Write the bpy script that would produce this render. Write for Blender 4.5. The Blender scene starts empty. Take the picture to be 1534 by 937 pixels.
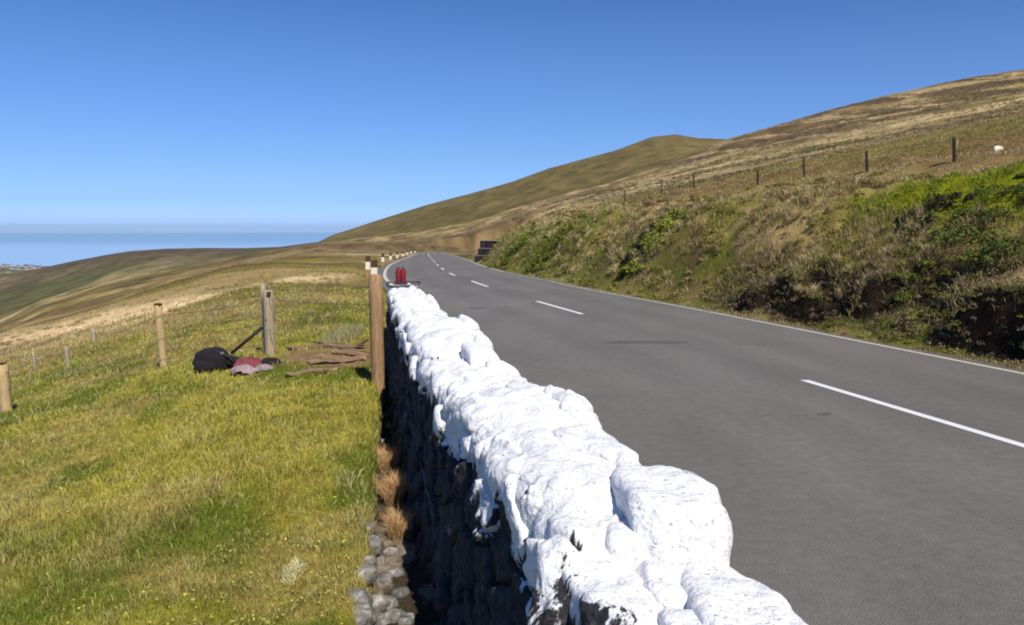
import bpy, bmesh, math, random
import numpy as np
from math import radians as R_
scene = bpy.context.scene
COL = scene.collection
rng = np.random.default_rng(7)
random.seed(7)

# ------------------------------------------------------------------ camera
F, PX, PY, HOR, CAMH = 1150.0, 767.0, 468.5, 344.0, 2.0
PITCH = math.atan((PY - HOR) / F)
cam = bpy.data.cameras.new('camera'); cam_o = bpy.data.objects.new('camera', cam); COL.objects.link(cam_o)
cam.sensor_width = 36.0; cam.lens = 36.0 * F / 1534.0
cam.clip_start = 0.05; cam.clip_end = 250000.0
cam_o.location = (0, 0, CAMH); cam_o.rotation_euler = (math.pi / 2 - PITCH, 0, 0)
scene.camera = cam_o

# ------------------------------------------------------------------ sun and sky
SUN_EL, SUN_AZ = R_(49), R_(155)          # azimuth clockwise from +Y
sd = (math.sin(SUN_AZ) * math.cos(SUN_EL), math.cos(SUN_AZ) * math.cos(SUN_EL), math.sin(SUN_EL))
sun = bpy.data.lights.new('sun', 'SUN'); sun.energy = 5.0; sun.angle = R_(0.53); sun.color = (1.0, 0.94, 0.84)
sun_o = bpy.data.objects.new('sun', sun); COL.objects.link(sun_o)
from mathutils import Vector
sun_o.rotation_euler = Vector(sd).to_track_quat('Z', 'Y').to_euler()
world = bpy.data.worlds.new('World'); scene.world = world; world.use_nodes = True
wn = world.node_tree.nodes; wl = world.node_tree.links
sky = wn.new('ShaderNodeTexSky'); sky.sky_type = 'NISHITA'; sky.sun_disc = False
sky.sun_elevation = SUN_EL; sky.sun_rotation = SUN_AZ; sky.altitude = 300
sky.air_density = 1.0; sky.dust_density = 0.6; sky.ozone_density = 2.5
wn['Background'].inputs['Strength'].default_value = 0.11
# clear deep-blue air: the sky's colour by elevation, the same all round
tcw = wn.new('ShaderNodeTexCoord'); sxyz = wn.new('ShaderNodeSeparateXYZ'); wl.new(tcw.outputs['Generated'], sxyz.inputs[0])
srmp = wn.new('ShaderNodeValToRGB'); wl.new(sxyz.outputs[2], srmp.inputs[0]); el_ = srmp.color_ramp.elements
for _ in range(4): el_.new(.5)
for e_, (p_, c_) in zip(el_, [(0.0, (.72, 1.0, 2.3)), (.014, (.56, .84, 1.75)), (.035, (.42, .66, 1.30)), (.09, (.41, .59, 1.0)), (.2, (.38, .57, .92)), (.33, (.24, .47, .80))]):
    e_.position = p_; e_.color = (*c_, 1)
smix = wn.new('ShaderNodeMix'); smix.data_type = 'RGBA'; smix.blend_type = 'MULTIPLY'; smix.inputs[0].default_value = 1
wl.new(sky.outputs[0], smix.inputs[6]); wl.new(srmp.outputs[0], smix.inputs[7]); wl.new(smix.outputs[2], wn['Background'].inputs['Color'])
scene.view_settings.view_transform = 'Standard'; scene.view_settings.look = 'None'
scene.view_settings.exposure = 0.25; scene.view_settings.gamma = 1.0
scene.cycles.filter_width = 2.0
scene.cycles.max_bounces = 6; scene.cycles.volume_bounces = 0

# ------------------------------------------------------------------ maths helpers
def ray(px, py):
    x = (px - PX) / F; y = (PY - py) / F
    return (x, math.cos(PITCH) + y * math.sin(PITCH), -math.sin(PITCH) + y * math.cos(PITCH))
def at(px, py, z=0.0):
    v = ray(px, py); t = (z - CAMH) / v[2]
    return v[0] * t, v[1] * t
def at_y(px, py, Y):
    v = ray(px, py); t = Y / v[1]
    return v[0] * t, Y, CAMH + v[2] * t
def el(py, px=767):
    v = ray(px, py); return v[2] / v[1]
def sm(a, b, x):
    t = np.clip((x - a) / (b - a), 0, 1); return t * t * (3 - 2 * t)
def lerp(a, b, t): return a + (b - a) * t
def vnoise(x, y, seed=0):
    x = np.asarray(x, float); y = np.asarray(y, float)
    xi = np.floor(x).astype(np.int64); yi = np.floor(y).astype(np.int64)
    xf = x - xi; yf = y - yi
    def h(a, b):
        n = (a * 374761393 + b * 668265263 + seed * 1442695041) & 0xFFFFFFFF
        n = ((n ^ (n >> 13)) * 1274126177) & 0xFFFFFFFF
        n = (n ^ (n >> 16)) & 0xFFFFFFFF
        return n / 4294967295.0
    u = xf * xf * xf * (xf * (xf * 6 - 15) + 10); v = yf * yf * yf * (yf * (yf * 6 - 15) + 10)
    return lerp(lerp(h(xi, yi), h(xi + 1, yi), u), lerp(h(xi, yi + 1), h(xi + 1, yi + 1), u), v)
def fbm(x, y, oct=4, seed=0):
    s = 0; a = 0.5; t = 0
    for k in range(oct):
        s = s + a * vnoise(x * 2 ** k + 17.3 * k, y * 2 ** k - 9.1 * k, seed + k); t += a; a *= 0.5
    return s / t            # 0..1

# ------------------------------------------------------------------ layout of the road and the wall
def zroad(Y):
    Y = np.asarray(Y, float)
    return np.where(Y < 30, 0.0, -0.02 * (Y - 30)) - 0.12 * np.maximum(Y - 185, 0) * sm(185, 230, Y)
def at_road(px, py):
    z = 0.0
    for _ in range(25):
        X, Y = at(px, py, z); z = 0.6 * z + 0.4 * float(zroad(min(Y, 185)))
    return X, Y
def curve(pix):
    p = sorted([at_road(*q) for q in pix], key=lambda a: a[1]); return np.array([a[1] for a in p]), np.array([a[0] for a in p])
LY, LX = curve([(575, 418), (577.5, 404), (585, 396.5), (600, 390), (612, 385.5), (624, 380.5)])
CY, CX = curve([(1534, 668), (1203, 570), (876, 471), (803, 452), (730, 430), (705, 422), (675, 411), (667, 406), (657, 399), (649, 391), (643, 384), (641, 380)])
RY, RX = curve([(1534, 558), (1200, 492), (1000, 454), (900, 437), (820, 420.5), (740, 403.5), (718, 396), (700, 389), (680, 382.5), (664, 379.3)])
def smoothcurve(Yk, Xk):
    g = np.arange(-12, 300, 0.5)
    sl0 = (Xk[2] - Xk[0]) / (Yk[2] - Yk[0]); sl1 = (Xk[-1] - Xk[-2]) / (Yk[-1] - Yk[-2])
    x = np.interp(g, Yk, Xk); x = np.where(g < Yk[0], Xk[0] + sl0 * (g - Yk[0]), x); x = np.where(g > Yk[-1], Xk[-1] + sl1 * (g - Yk[-1]) + 0.004 * (g - Yk[-1]) ** 2, x)
    for _ in range(60):
        x[1:-1] = 0.25 * x[:-2] + 0.5 * x[1:-1] + 0.25 * x[2:]
    return g, x
gC, xC = smoothcurve(CY, CX); gR, xR = smoothcurve(RY, RX)
gL = gC; _l = smoothcurve(np.concatenate([[0.0, 14, 22], LY]), np.concatenate([[2.35, -0.95, -3.0], LX])); xL = _l[1]
def xc(Y): return np.interp(Y, gC, xC)
def xr(Y): return np.interp(Y, gR, xR)
def xl(Y): return np.interp(Y, gL, xL)
WRY = [-3, 0, 1.25, 1.45, 1.60, 1.67, 2.20, 2.27, 2.72, 2.78, 2.95, 3.4, 4.0, 4.54, 5.25, 5.4, 7.07, 8.21, 11.0, 12.2]
WRX = [1.75, 1.2, .98, .95, .88, .75, .74, .64, .66, .55, .52, .42, .29, .13, -.05, -.10, -.33, -.64, -1.32, -1.54]
WLY = [-3, 0, 1.98, 2.44, 3.16, 3.69, 4.44, 5.28, 6.9, 11.4, 12.2]
WLX = [1.15, .60, .17, .10, -.10, -.21, -.38, -.58, -.94, -1.80, -1.95]
def wR(Y): return np.interp(Y, WRY, WRX)
def wL(Y): return np.interp(Y, WLY, WLX)
GY, GX = [0, 2.7, 4.2, 5.9, 8, 12.2, 12.6], [.76, .63, .50, .38, .26, .22, .0]
def edgeL(Y):      # left limit of asphalt past the wall
    return np.where(Y < 12.2, wL(Y) + 0.25, np.minimum(lerp(-1.75, xl(Y) - 0.4, sm(12.2, 22, Y)), xl(Y) - 0.35))

# ------------------------------------------------------------------ far relief: rows of apparent height at given distances
PXK = np.array([-600, 0, 31, 63, 110, 156, 200, 250, 300, 375, 422, 480, 500, 560, 635, 700, 770, 824, 918, 972, 1006, 1040, 1087, 1147, 1215, 1309, 1404, 1534, 2400])
def I(pairs):
    a = np.array(pairs, float); return np.interp(PXK, a[:, 0], a[:, 1])
N_ = I([(-600, 760), (0, 477), (63, 449), (156, 424), (250, 407), (375, 382), (422, 374), (480, 366), (560, 364), (640, 362), (690, 355), (800, 322), (990, 270), (1130, 235), (1534, 150), (2400, -40)])
M_ = I([(-600, 800), (0, 500), (156, 445), (375, 398), (480, 366), (560, 356), (635, 348), (700, 334), (800, 305), (900, 278), (974, 255), (1050, 228), (1090, 210), (1147, 194.5), (1215, 174), (1309, 151), (1404, 130), (1534, 109), (2400, -90)])
S_ = I([(-600, 470), (0, 412), (31, 408), (63, 402), (110, 392), (156, 384), (188, 378.5), (219, 375), (282, 373), (375, 371.5), (438, 369), (463, 366), (480, 362), (500, 352), (635, 309), (770, 271), (824, 252), (918, 228), (972, 210), (1006, 206), (1040, 211), (1087, 213), (1147, 200), (1534, 130), (2400, -40)])
YK = np.log(np.array([60, 100, 190, 300, 560, 900, 1900, 3200, 5200, 8500.]))
rows = [N_ + 28, N_ + 13, N_, lerp(N_, M_, .35) + np.where(PXK < 480, 12, 2), M_, M_ + np.where(PXK < 480, 8, 8), S_, S_ + 14, np.full_like(N_, 424.), np.full_like(N_, 394.)]
rows[5] = np.where(PXK < 480, np.interp(PXK, [-600, 0, 156, 375, 480], [700, 478, 432, 396, 376]), rows[5])
TK = np.array([[(HOR - v) / F * (1 + ((PY - v) / F) * math.sin(PITCH) * 0) for v in r] for r in rows])
def Ttab(px, Y):
    ly = np.log(np.maximum(Y, 60)); px = np.clip(px, PXK[0], PXK[-1]); ly = np.clip(ly, YK[0], YK[-1])
    i = np.clip(np.searchsorted(PXK, px, side='right') - 1, 0, len(PXK) - 2); fx = (px - PXK[i]) / (PXK[i + 1] - PXK[i])
    j = np.clip(np.searchsorted(YK, ly, side='right') - 1, 0, len(YK) - 2); fy = (ly - YK[j]) / (YK[j + 1] - YK[j]); fy = fy * fy * (3 - 2 * fy)
    a = lerp(TK[j, i], TK[j, i + 1], fx); b = lerp(TK[j + 1, i], TK[j + 1, i + 1], fx)
    return lerp(a, b, fy)
def softmin(a, b, k=0.12):
    h = np.clip(0.5 + 0.5 * (b - a) / k, 0, 1); return lerp(b, a, h) - k * h * (1 - h)

def bank_mask(X, Y):      # distance to the right of the road edge, metres
    return (X - xr(Y)) * 0.965
def ztop(X, Y):
    n = bank_mask(X, Y)
    hill = 0.21 * X + 0.04 * Y
    hf = np.interp(Y, [5, 14, 22, 30, 38, 44, 52], [0.0, .15, .40, .75, .55, 0.0, 0])
    hill = hill + hf * np.exp(-((n - 2.8) / 2.0) ** 2)
    # uneven shoulder and shallow gullies
    hill = hill + 0.55 * (fbm(X / 3.1, Y / 3.1, 3, 5) - 0.5) * sm(0.6, 3, n) + 0.35 * (fbm(X / 1.1, Y / 1.1, 3, 9) - .5) * sm(.5, 2, n)
    hill = hill - 0.75 * np.exp(-((Y - 30 - 0.2 * X) / 1.6) ** 2) * np.exp(-((n - 2.5) / 3.) ** 2)
    return hill
def zfun(X, Y, detail=True):
    X = np.asarray(X, float); Y = np.asarray(Y, float); Yp = np.maximum(Y, -12)
    zr = zroad(Yp)
    # left meadow
    cap = np.interp(Yp, [0, 5, 8, 12, 20, 30, 60], [.10, .12, .27, .36, .22, .02, -.45])
    pl = 0.245 * X + 0.073 * np.minimum(Yp, 60) + 0.38
    pl = np.where(X < -20, pl - 0.05 * (-20 - X), pl)
    zl = softmin(pl, cap, .5)
    if detail:
        dn = fbm(X / 1.7, Yp / 1.7, 3, 21) - .5; dm = fbm(X / .38, Yp / .38, 3, 22) - .5; df = fbm(X / .12, Yp / .12, 2, 23) - .5
        zl = zl + .22 * dn + (.11 * dm + .035 * df) * sm(30, 12, Yp) + 0.9 * (fbm(X / 9, Yp / 9, 3, 24) - .5) * sm(15, 40, Yp)
    wl_ = wL(Yp)
    gap = np.interp(Yp, GY, GX)
    tr = sm(wl_ - gap - .05, wl_ - gap + .07, X) * (Yp < 12.6)
    zl = lerp(zl, -.12 + .05 * (fbm(X / .2, Yp / .2, 2, 31)), tr)
    bl = np.where(Yp < 12.2, wl_ + .12, edgeL(Yp))
    # verge past the wall: flat with the road, then down the meadow
    verge = zr - 0.03 + 0.03 * (fbm(X / .5, Yp / .5, 2, 3) - .3)
    zv = lerp(zl, verge, sm(bl - 1.6, bl - .25, X) * (Yp >= 12.6)) if True else zl
    left = np.where(Yp < 12.6, zl, zv)
    # right bank
    n = bank_mask(X, Yp)
    zt = ztop(X, np.minimum(Yp, 75))
    jag = 1.5 * (fbm(X / 1.5, Yp / 1.5, 4, 41) - .5)
    peat = np.interp(Yp, [5, 9, 17, 19.5, 60], [1, 1, 1, .0, .0]) * sm(.30, .42, fbm(X / 2.3, Yp / 2.3, 3, 43))
    s1 = .5 * sm(.1, 2.4, n + jag * .25) + .5 * sm(.3, 4.2, n); s2 = .50 * sm(.40, .80, n + jag * .35) + .50 * sm(.7, 4.2, n)
    s = lerp(s1, s2, peat)
    if detail:
        zt = zt + (.26 * (fbm(X / .55, Yp / .55, 3, 42) - .5) + .22 * np.abs(fbm(X / 1.1, Yp / 1.1, 2, 44) - .5) * 2) * sm(.3, 1.2, n) * sm(9, 5, n)
    right = lerp(zr - .03, np.maximum(zt, zr + .1), s)
    road = zr - 0.06
    z = np.where(X > xr(Yp), right, np.where(X < bl, left, road))
    # far country
    w = sm(50, 105, Yp)
    px = PX + F * X / np.maximum(Yp, 1.0) * (1.0 / 1.003)
    far = CAMH + Yp * Ttab(px, Yp)
    if detail:
        am = np.clip(Yp / 260, 0.15, 1.6)
        far = far + am * (2.0 * (fbm(X / 38, Yp / 38, 4, 51) - .5) + .6 * (fbm(X / 7, Yp / 7, 3, 52) - .5)) * sm(2500, 900, Yp) + 26 * (fbm(X / 420, Yp / 420, 4, 53) - .5) * sm(900, 1900, Yp) * sm(8000, 5000, Yp) * .5
    far = np.maximum(far, np.where(Yp < 6300 + 500 * (fbm(X / 900, Yp / 900, 3, 57) - .5), -293.5, -315))
    d = np.maximum(np.maximum(edgeL(Yp) - X, X - xr(Yp)), 0)
    rd = sm(3.0, 22.0, d) * (Yp < 190) + (Yp >= 190) * sm(3, 12, d + (Yp - 190) * .5)
    far2 = lerp(zr - .06, far, rd)
    zz = lerp(z, far2, w)
    onroad = (X < xr(Yp)) & (X > edgeL(Yp)) & (Yp < 185) & (Yp > 12.2)
    zz = np.where(onroad, zr - .06, zz)
    return zz
def hit(px, py, y0=2.0, y1=400):
    v = ray(px, py); Ys = np.geomspace(y0, y1, 4000)
    X = v[0] / v[1] * Ys; zray = CAMH + v[2] / v[1] * Ys; zt = zfun(X, Ys)
    k = np.argmax(zt > zray)
    return float(X[k]), float(Ys[k]), float(zt[k])
def ground(x, y): return float(zfun(np.array([x]), np.array([y]))[0])

# ------------------------------------------------------------------ materials
def nodes_of(m): return m.node_tree.nodes, m.node_tree.links
def base_mat(name, rough=.9, spec=.2):
    m = bpy.data.materials.new(name); m.use_nodes = True
    b = m.node_tree.nodes['Principled BSDF']; b.inputs['Roughness'].default_value = rough
    b.inputs['Specular IOR Level'].default_value = spec
    return m, b
def noise_node(m, scale, detail=5, rough=.6, vec=None, dist=0):
    n, l = nodes_of(m); t = n.new('ShaderNodeTexNoise'); t.inputs['Scale'].default_value = scale; t.inputs['Detail'].default_value = detail
    t.inputs['Roughness'].default_value = rough; t.inputs['Distortion'].default_value = dist
    if vec is not None: l.new(vec, t.inputs['Vector'])
    return t
def pos(m, scale=None):
    n, l = nodes_of(m); g = n.new('ShaderNodeNewGeometry'); o = g.outputs['Position']
    if scale:
        mp = n.new('ShaderNodeMapping'); mp.inputs['Scale'].default_value = scale; l.new(o, mp.inputs['Vector']); o = mp.outputs[0]
    return o
def ramp(m, fac, stops):
    n, l = nodes_of(m); r = n.new('ShaderNodeValToRGB'); e = r.color_ramp.elements
    while len(e) < len(stops): e.new(.5)
    for i, (p, c) in enumerate(stops):
        e[i].position = p; e[i].color = (*c, 1) if len(c) == 3 else c
    l.new(fac, r.inputs[0]); return r.outputs[0]
def mix(m, fac, a, b, mode='MIX'):
    n, l = nodes_of(m); x = n.new('ShaderNodeMix'); x.data_type = 'RGBA'; x.blend_type = mode
    for s, v in ((0, fac), (6, a), (7, b)):
        if hasattr(v, 'links'): l.new(v, x.inputs[s])
        elif s == 0: x.inputs[0].default_value = v
        else: x.inputs[s].default_value = (*v, 1)
    return x.outputs[2]
def bump(m, b, h, dist=.02, strength=1.0):
    n, l = nodes_of(m); u = n.new('ShaderNodeBump'); u.inputs['Distance'].default_value = dist; u.inputs['Strength'].default_value = strength
    l.new(h, u.inputs['Height']); l.new(u.outputs[0], b.inputs['Normal'])
def attr(m, name='col'):
    n, l = nodes_of(m); a = n.new('ShaderNodeAttribute'); a.attribute_name = name; return a.outputs['Color']
def math_n(m, op, a, b=None, c=None):
    n, l = nodes_of(m); x = n.new('ShaderNodeMath'); x.operation = op
    for i, v in enumerate((a, b, c)):
        if v is None: continue
        if hasattr(v, 'links'): l.new(v, x.inputs[i])
        else: x.inputs[i].default_value = v
    return x.outputs[0]

def mat_ground():
    m, b = base_mat('ground_cover', .95, .1); n, l = nodes_of(m)
    p = pos(m); t1 = noise_node(m, 28, 4, .7, p); t2 = noise_node(m, 3.5, 5, .7, p)
    c = mix(m, 1.0, attr(m), ramp(m, t1.outputs[0], [(.3, (.62, .62, .62)), (.7, (1.35, 1.35, 1.3))]), 'MULTIPLY')
    c = mix(m, 1.0, c, ramp(m, t2.outputs[0], [(.35, (.8, .8, .78)), (.68, (1.2, 1.18, 1.15))]), 'MULTIPLY')
    l.new(c, b.inputs['Base Color']); bump(m, b, t1.outputs[0], .04, .6); return m
def mat_leaf(name='leaf', rough=.75, trans=.0):
    m, b = base_mat(name, rough, .25); n, l = nodes_of(m)
    l.new(attr(m), b.inputs['Base Color'])
    return m
def mat_asphalt():
    m, b = base_mat('asphalt', .86, .3); n, l = nodes_of(m); p = pos(m)
    fine = noise_node(m, 95, 3, .75, p); med = noise_node(m, 1.3, 5, .6, pos(m, (1, .35, 1))); big = noise_node(m, .18, 4, .5, p)
    c = ramp(m, med.outputs[0], [(.3, (.113, .106, .097)), (.7, (.131, .123, .113))])
    c = mix(m, 1.0, c, ramp(m, big.outputs[0], [(.35, (.93, .93, .94)), (.65, (1.06, 1.05, 1.04))]), 'MULTIPLY')
    c = mix(m, 1.0, c, ramp(m, fine.outputs[0], [(.30, (.55, .55, .55)), (.5, (1, 1, 1)), (.68, (1.6, 1.57, 1.5))]), 'MULTIPLY')
    mid = noise_node(m, 9, 5, .75, p); c = mix(m, 1.0, c, ramp(m, mid.outputs[0], [(.3, (.84, .84, .84)), (.7, (1.16, 1.155, 1.14))]), 'MULTIPLY')
    # tar patches and stains
    st = noise_node(m, .55, 3, .5, pos(m, (.35, 1.6, 1)), .6)
    c = mix(m, ramp(m, st.outputs[0], [(.66, (0, 0, 0)), (.74, (.45, .45, .45))]), c, (.085, .080, .074))
    c = mix(m, 1.0, c, attr(m), 'MULTIPLY')
    l.new(c, b.inputs['Base Color']); bump(m, b, fine.outputs[0], .008, .8); return m
def mat_line(name, c0, wear=.5):
    m, b = base_mat(name, .7, .3); n, l = nodes_of(m); p = pos(m)
    t = noise_node(m, 40, 6, .85, p); c = ramp(m, t.outputs[0], [(.34, (.2, .19, .17)), (.3 + .18 * wear + .02, c0), (.8, tuple(min(v * 1.08, .8) for v in c0))])
    l.new(c, b.inputs['Base Color']); return m
def mat_wall():
    m, b = base_mat('limewashed_rubble', .85, .25); n, l = nodes_of(m)
    p = pos(m); g = n.new('ShaderNodeSeparateXYZ'); l.new(p, g.inputs[0])
    drip = noise_node(m, 4.5, 6, .68, pos(m, (1, 1, .38)), .5); patch = noise_node(m, 1.3, 3, .5, p)
    # ragged lower edge of the paint; z above the edge = painted
    e = math_n(m, 'MULTIPLY_ADD', drip.outputs[0], 1.0, .24)
    e = math_n(m, 'MULTIPLY_ADD', patch.outputs[0], .26, e)
    d = math_n(m, 'SUBTRACT', g.outputs[2], e)
    fac = ramp(m, math_n(m, 'ADD', math_n(m, 'MULTIPLY', d, 14), .5), [(.35, (0, 0, 0)), (.65, (1, 1, 1))])
    # chips in the paint
    chips = noise_node(m, 26, 4, .7, p); c2 = ramp(m, chips.outputs[0], [(.70, (1, 1, 1)), (.73, (.25, .25, .25))])
    fac = mix(m, 1.0, fac, c2, 'MULTIPLY')
    tone = noise_node(m, 7, 4, .6, p)
    white = ramp(m, tone.outputs[0], [(.3, (.58, .575, .59)), (.48, (.70, .70, .705)), (.72, (.77, .76, .74))])
    spk = noise_node(m, 60, 2, .6, p)
    white = mix(m, 1.0, white, ramp(m, spk.outputs[0], [(.30, (.50, .47, .43)), (.40, (1, 1, 1))]), 'MULTIPLY')
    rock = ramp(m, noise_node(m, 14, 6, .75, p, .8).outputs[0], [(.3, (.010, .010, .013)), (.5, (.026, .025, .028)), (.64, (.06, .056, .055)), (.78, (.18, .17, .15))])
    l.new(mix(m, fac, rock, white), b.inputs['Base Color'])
    h = noise_node(m, 12, 6, .6, p, .2); bump(m, b, h.outputs[0], .045, .7); return m
def mat_stone(name, dark, mid, light, sc=9):
    m, b = base_mat(name, .9, .2); n, l = nodes_of(m); p = pos(m)
    t = noise_node(m, sc, 7, .7, p, .5); l.new(ramp(m, t.outputs[0], [(.3, dark), (.52, mid), (.7, light)]), b.inputs['Base Color'])
    bump(m, b, t.outputs[0], .03, .8); return m
def mat_wood(name, a, c, sc=(30, 30, 3)):
    m, b = base_mat(name, .85, .2); n, l = nodes_of(m)
    tc = n.new('ShaderNodeTexCoord'); mp = n.new('ShaderNodeMapping'); mp.inputs['Scale'].default_value = sc; l.new(tc.outputs['Object'], mp.inputs[0])
    t = noise_node(m, 1.5, 7, .7, mp.outputs[0], .6); l.new(ramp(m, t.outputs[0], [(.3, a), (.6, c), (.75, tuple(v * 1.15 for v in c))]), b.inputs['Base Color'])
    bump(m, b, t.outputs[0], .01, .7); return m
def mat_plain(name, c, rough=.7, metal=0, var=.2, sc=20):
    m, b = base_mat(name, rough, .4); n, l = nodes_of(m); tc = n.new('ShaderNodeTexCoord')
    t = noise_node(m, sc, 4, .6, tc.outputs['Object']); l.new(ramp(m, t.outputs[0], [(.3, tuple(v * (1 - var) for v in c)), (.7, tuple(v * (1 + var) for v in c))]), b.inputs['Base Color'])
    b.inputs['Metallic'].default_value = metal; bump(m, b, t.outputs[0], .003, .3); return m
M = dict(oldplank=mat_wood('old_plank', (.12, .075, .04), (.30, .20, .12), (3, 30, 30)), tar=mat_plain('old_tar', (.082, .077, .071), .9, 0, .12, 12), ground=mat_ground(), leaf=mat_leaf(), asphalt=mat_asphalt(), line=mat_line('centre_paint', (.62, .62, .60)), edge=mat_line('edge_paint', (.50, .47, .38), .8),
         wall=mat_wall(), rubble=mat_stone('grey_rubble', (.03, .027, .025), (.20, .185, .17), (.50, .47, .43), 16), slate=mat_stone('dark_slate', (.012, .009, .010), (.03, .022, .024), (.075, .06, .06), 3),
         newwood=mat_wood('pale_timber', (.30, .20, .085), (.48, .35, .17)), oldwood=mat_wood('weathered_timber', (.16, .12, .075), (.38, .31, .195)), brownwood=mat_wood('brown_timber', (.14, .075, .035), (.36, .22, .11)),
         darkwood=mat_wood('dark_timber', (.025, .017, .01), (.06, .042, .026)), cap=mat_plain('dark_cap', (.07, .028, .016)), band=mat_plain('white_band', (.68, .62, .48), .5, 0, .06),
         wire=mat_plain('wire', (.16, .15, .14), .5, .6), black=mat_plain('black_fabric', (.010, .008, .010), 1.0, 0, .3), strap=mat_plain('black_strap', (.008, .007, .008), .7), silver=mat_plain('silver', (.6, .6, .6), .3, .9, .05),
         redcloth=mat_plain('red_cloth', (.16, .035, .04), .85, 0, .25, 12), pink=mat_plain('pale_cloth', (.26, .19, .20), .85, 0, .15, 12), red=mat_plain('red_plastic', (.17, .006, .016), .8, 0, .2), darkmetal=mat_plain('dark_metal', (.035, .033, .045), .5, .3), plate=mat_plain('pale_plate', (.42, .40, .44), .6),
         house=mat_plain('pale_render', (.36, .36, .36), .8, 0, .1, .05), roof=mat_plain('slate_roof', (.07, .07, .08), .8, 0, .1, .05), mortar=mat_stone('mortar', (.1, .09, .09), (.2, .19, .18), (.34, .32, .31)))

# ------------------------------------------------------------------ object helpers
def mesh_np(name, V, Fc, mat, col=None, smooth=True, parent=None):
    V = np.asarray(V, np.float32); Fc = np.asarray(Fc, np.int32)
    me = bpy.data.meshes.new(name); k = Fc.shape[1]
    me.vertices.add(len(V)); me.vertices.foreach_set('co', V.ravel())
    me.loops.add(Fc.size); me.loops.foreach_set('vertex_index', Fc.ravel())
    me.polygons.add(len(Fc)); me.polygons.foreach_set('loop_start', np.arange(0, Fc.size, k, dtype=np.int32))
    me.polygons.foreach_set('use_smooth', np.full(len(Fc), smooth))
    if col is not None:
        a = me.color_attributes.new('col', 'FLOAT_COLOR', 'POINT'); c4 = np.ones((len(V), 4), np.float32); c4[:, :3] = col; a.data.foreach_set('color', c4.ravel())
    me.update(calc_edges=True); me.validate()
    me.materials.append(mat)
    o = bpy.data.objects.new(name, me); COL.objects.link(o)
    if parent: o.parent = parent
    return o
def link_bm(name, bm, mat, parent=None, smooth=False, loc=None):
    me = bpy.data.meshes.new(name); bm.to_mesh(me); bm.free(); me.materials.append(mat)
    if smooth: me.polygons.foreach_set('use_smooth', [True] * len(me.polygons))
    o = bpy.data.objects.new(name, me); COL.objects.link(o)
    if parent: o.parent = parent
    if loc: o.location = loc
    return o
def tag(o, label=None, cat=None, group=None, kind=None):
    if label: o['label'] = label
    if cat: o['category'] = cat
    if group: o['group'] = group
    if kind: o['kind'] = kind
    return o
def empty(name, loc, rot=(0, 0, 0)):
    o = bpy.data.objects.new(name, None); o.empty_display_size = .1; COL.objects.link(o); o.location = loc; o.rotation_euler = rot; return o
def tube(bm, pts, r, seg=8, cap=True, sq=1.0):
    pts = [Vector(p) for p in pts]; rings = []
    rr = r if isinstance(r, (list, tuple)) else [r] * len(pts)
    for i, p in enumerate(pts):
        d = (pts[min(i + 1, len(pts) - 1)] - pts[max(i - 1, 0)]).normalized()
        up = Vector((0, 0, 1)) if abs(d.z) < .9 else Vector((0, 1, 0))
        a = d.cross(up).normalized(); b = d.cross(a).normalized()
        rings.append([bm.verts.new(p + (a * math.cos(2 * math.pi * k / seg) + b * math.sin(2 * math.pi * k / seg) * sq) * rr[i]) for k in range(seg)])
    for i in range(len(rings) - 1):
        for k in range(seg):
            bm.faces.new((rings[i][k], rings[i][(k + 1) % seg], rings[i + 1][(k + 1) % seg], rings[i + 1][k]))
    if cap:
        bm.faces.new(rings[0][::-1]); bm.faces.new(rings[-1])
def box(bm, c, s, bev=.0, jit=0):
    v = [bm.verts.new((c[0] + s[0] / 2 * a + random.uniform(-jit, jit), c[1] + s[1] / 2 * b + random.uniform(-jit, jit), c[2] + s[2] / 2 * d + random.uniform(-jit, jit))) for a in (-1, 1) for b in (-1, 1) for d in (-1, 1)]
    fs = [bm.faces.new([v[i] for i in f]) for f in ((0, 1, 3, 2), (4, 6, 7, 5), (0, 4, 5, 1), (2, 3, 7, 6), (0, 2, 6, 4), (1, 5, 7, 3))]
    if bev: bmesh.ops.bevel(bm, geom=list({e for f in fs for e in f.edges}), offset=bev, segments=2, affect='EDGES')

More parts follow.
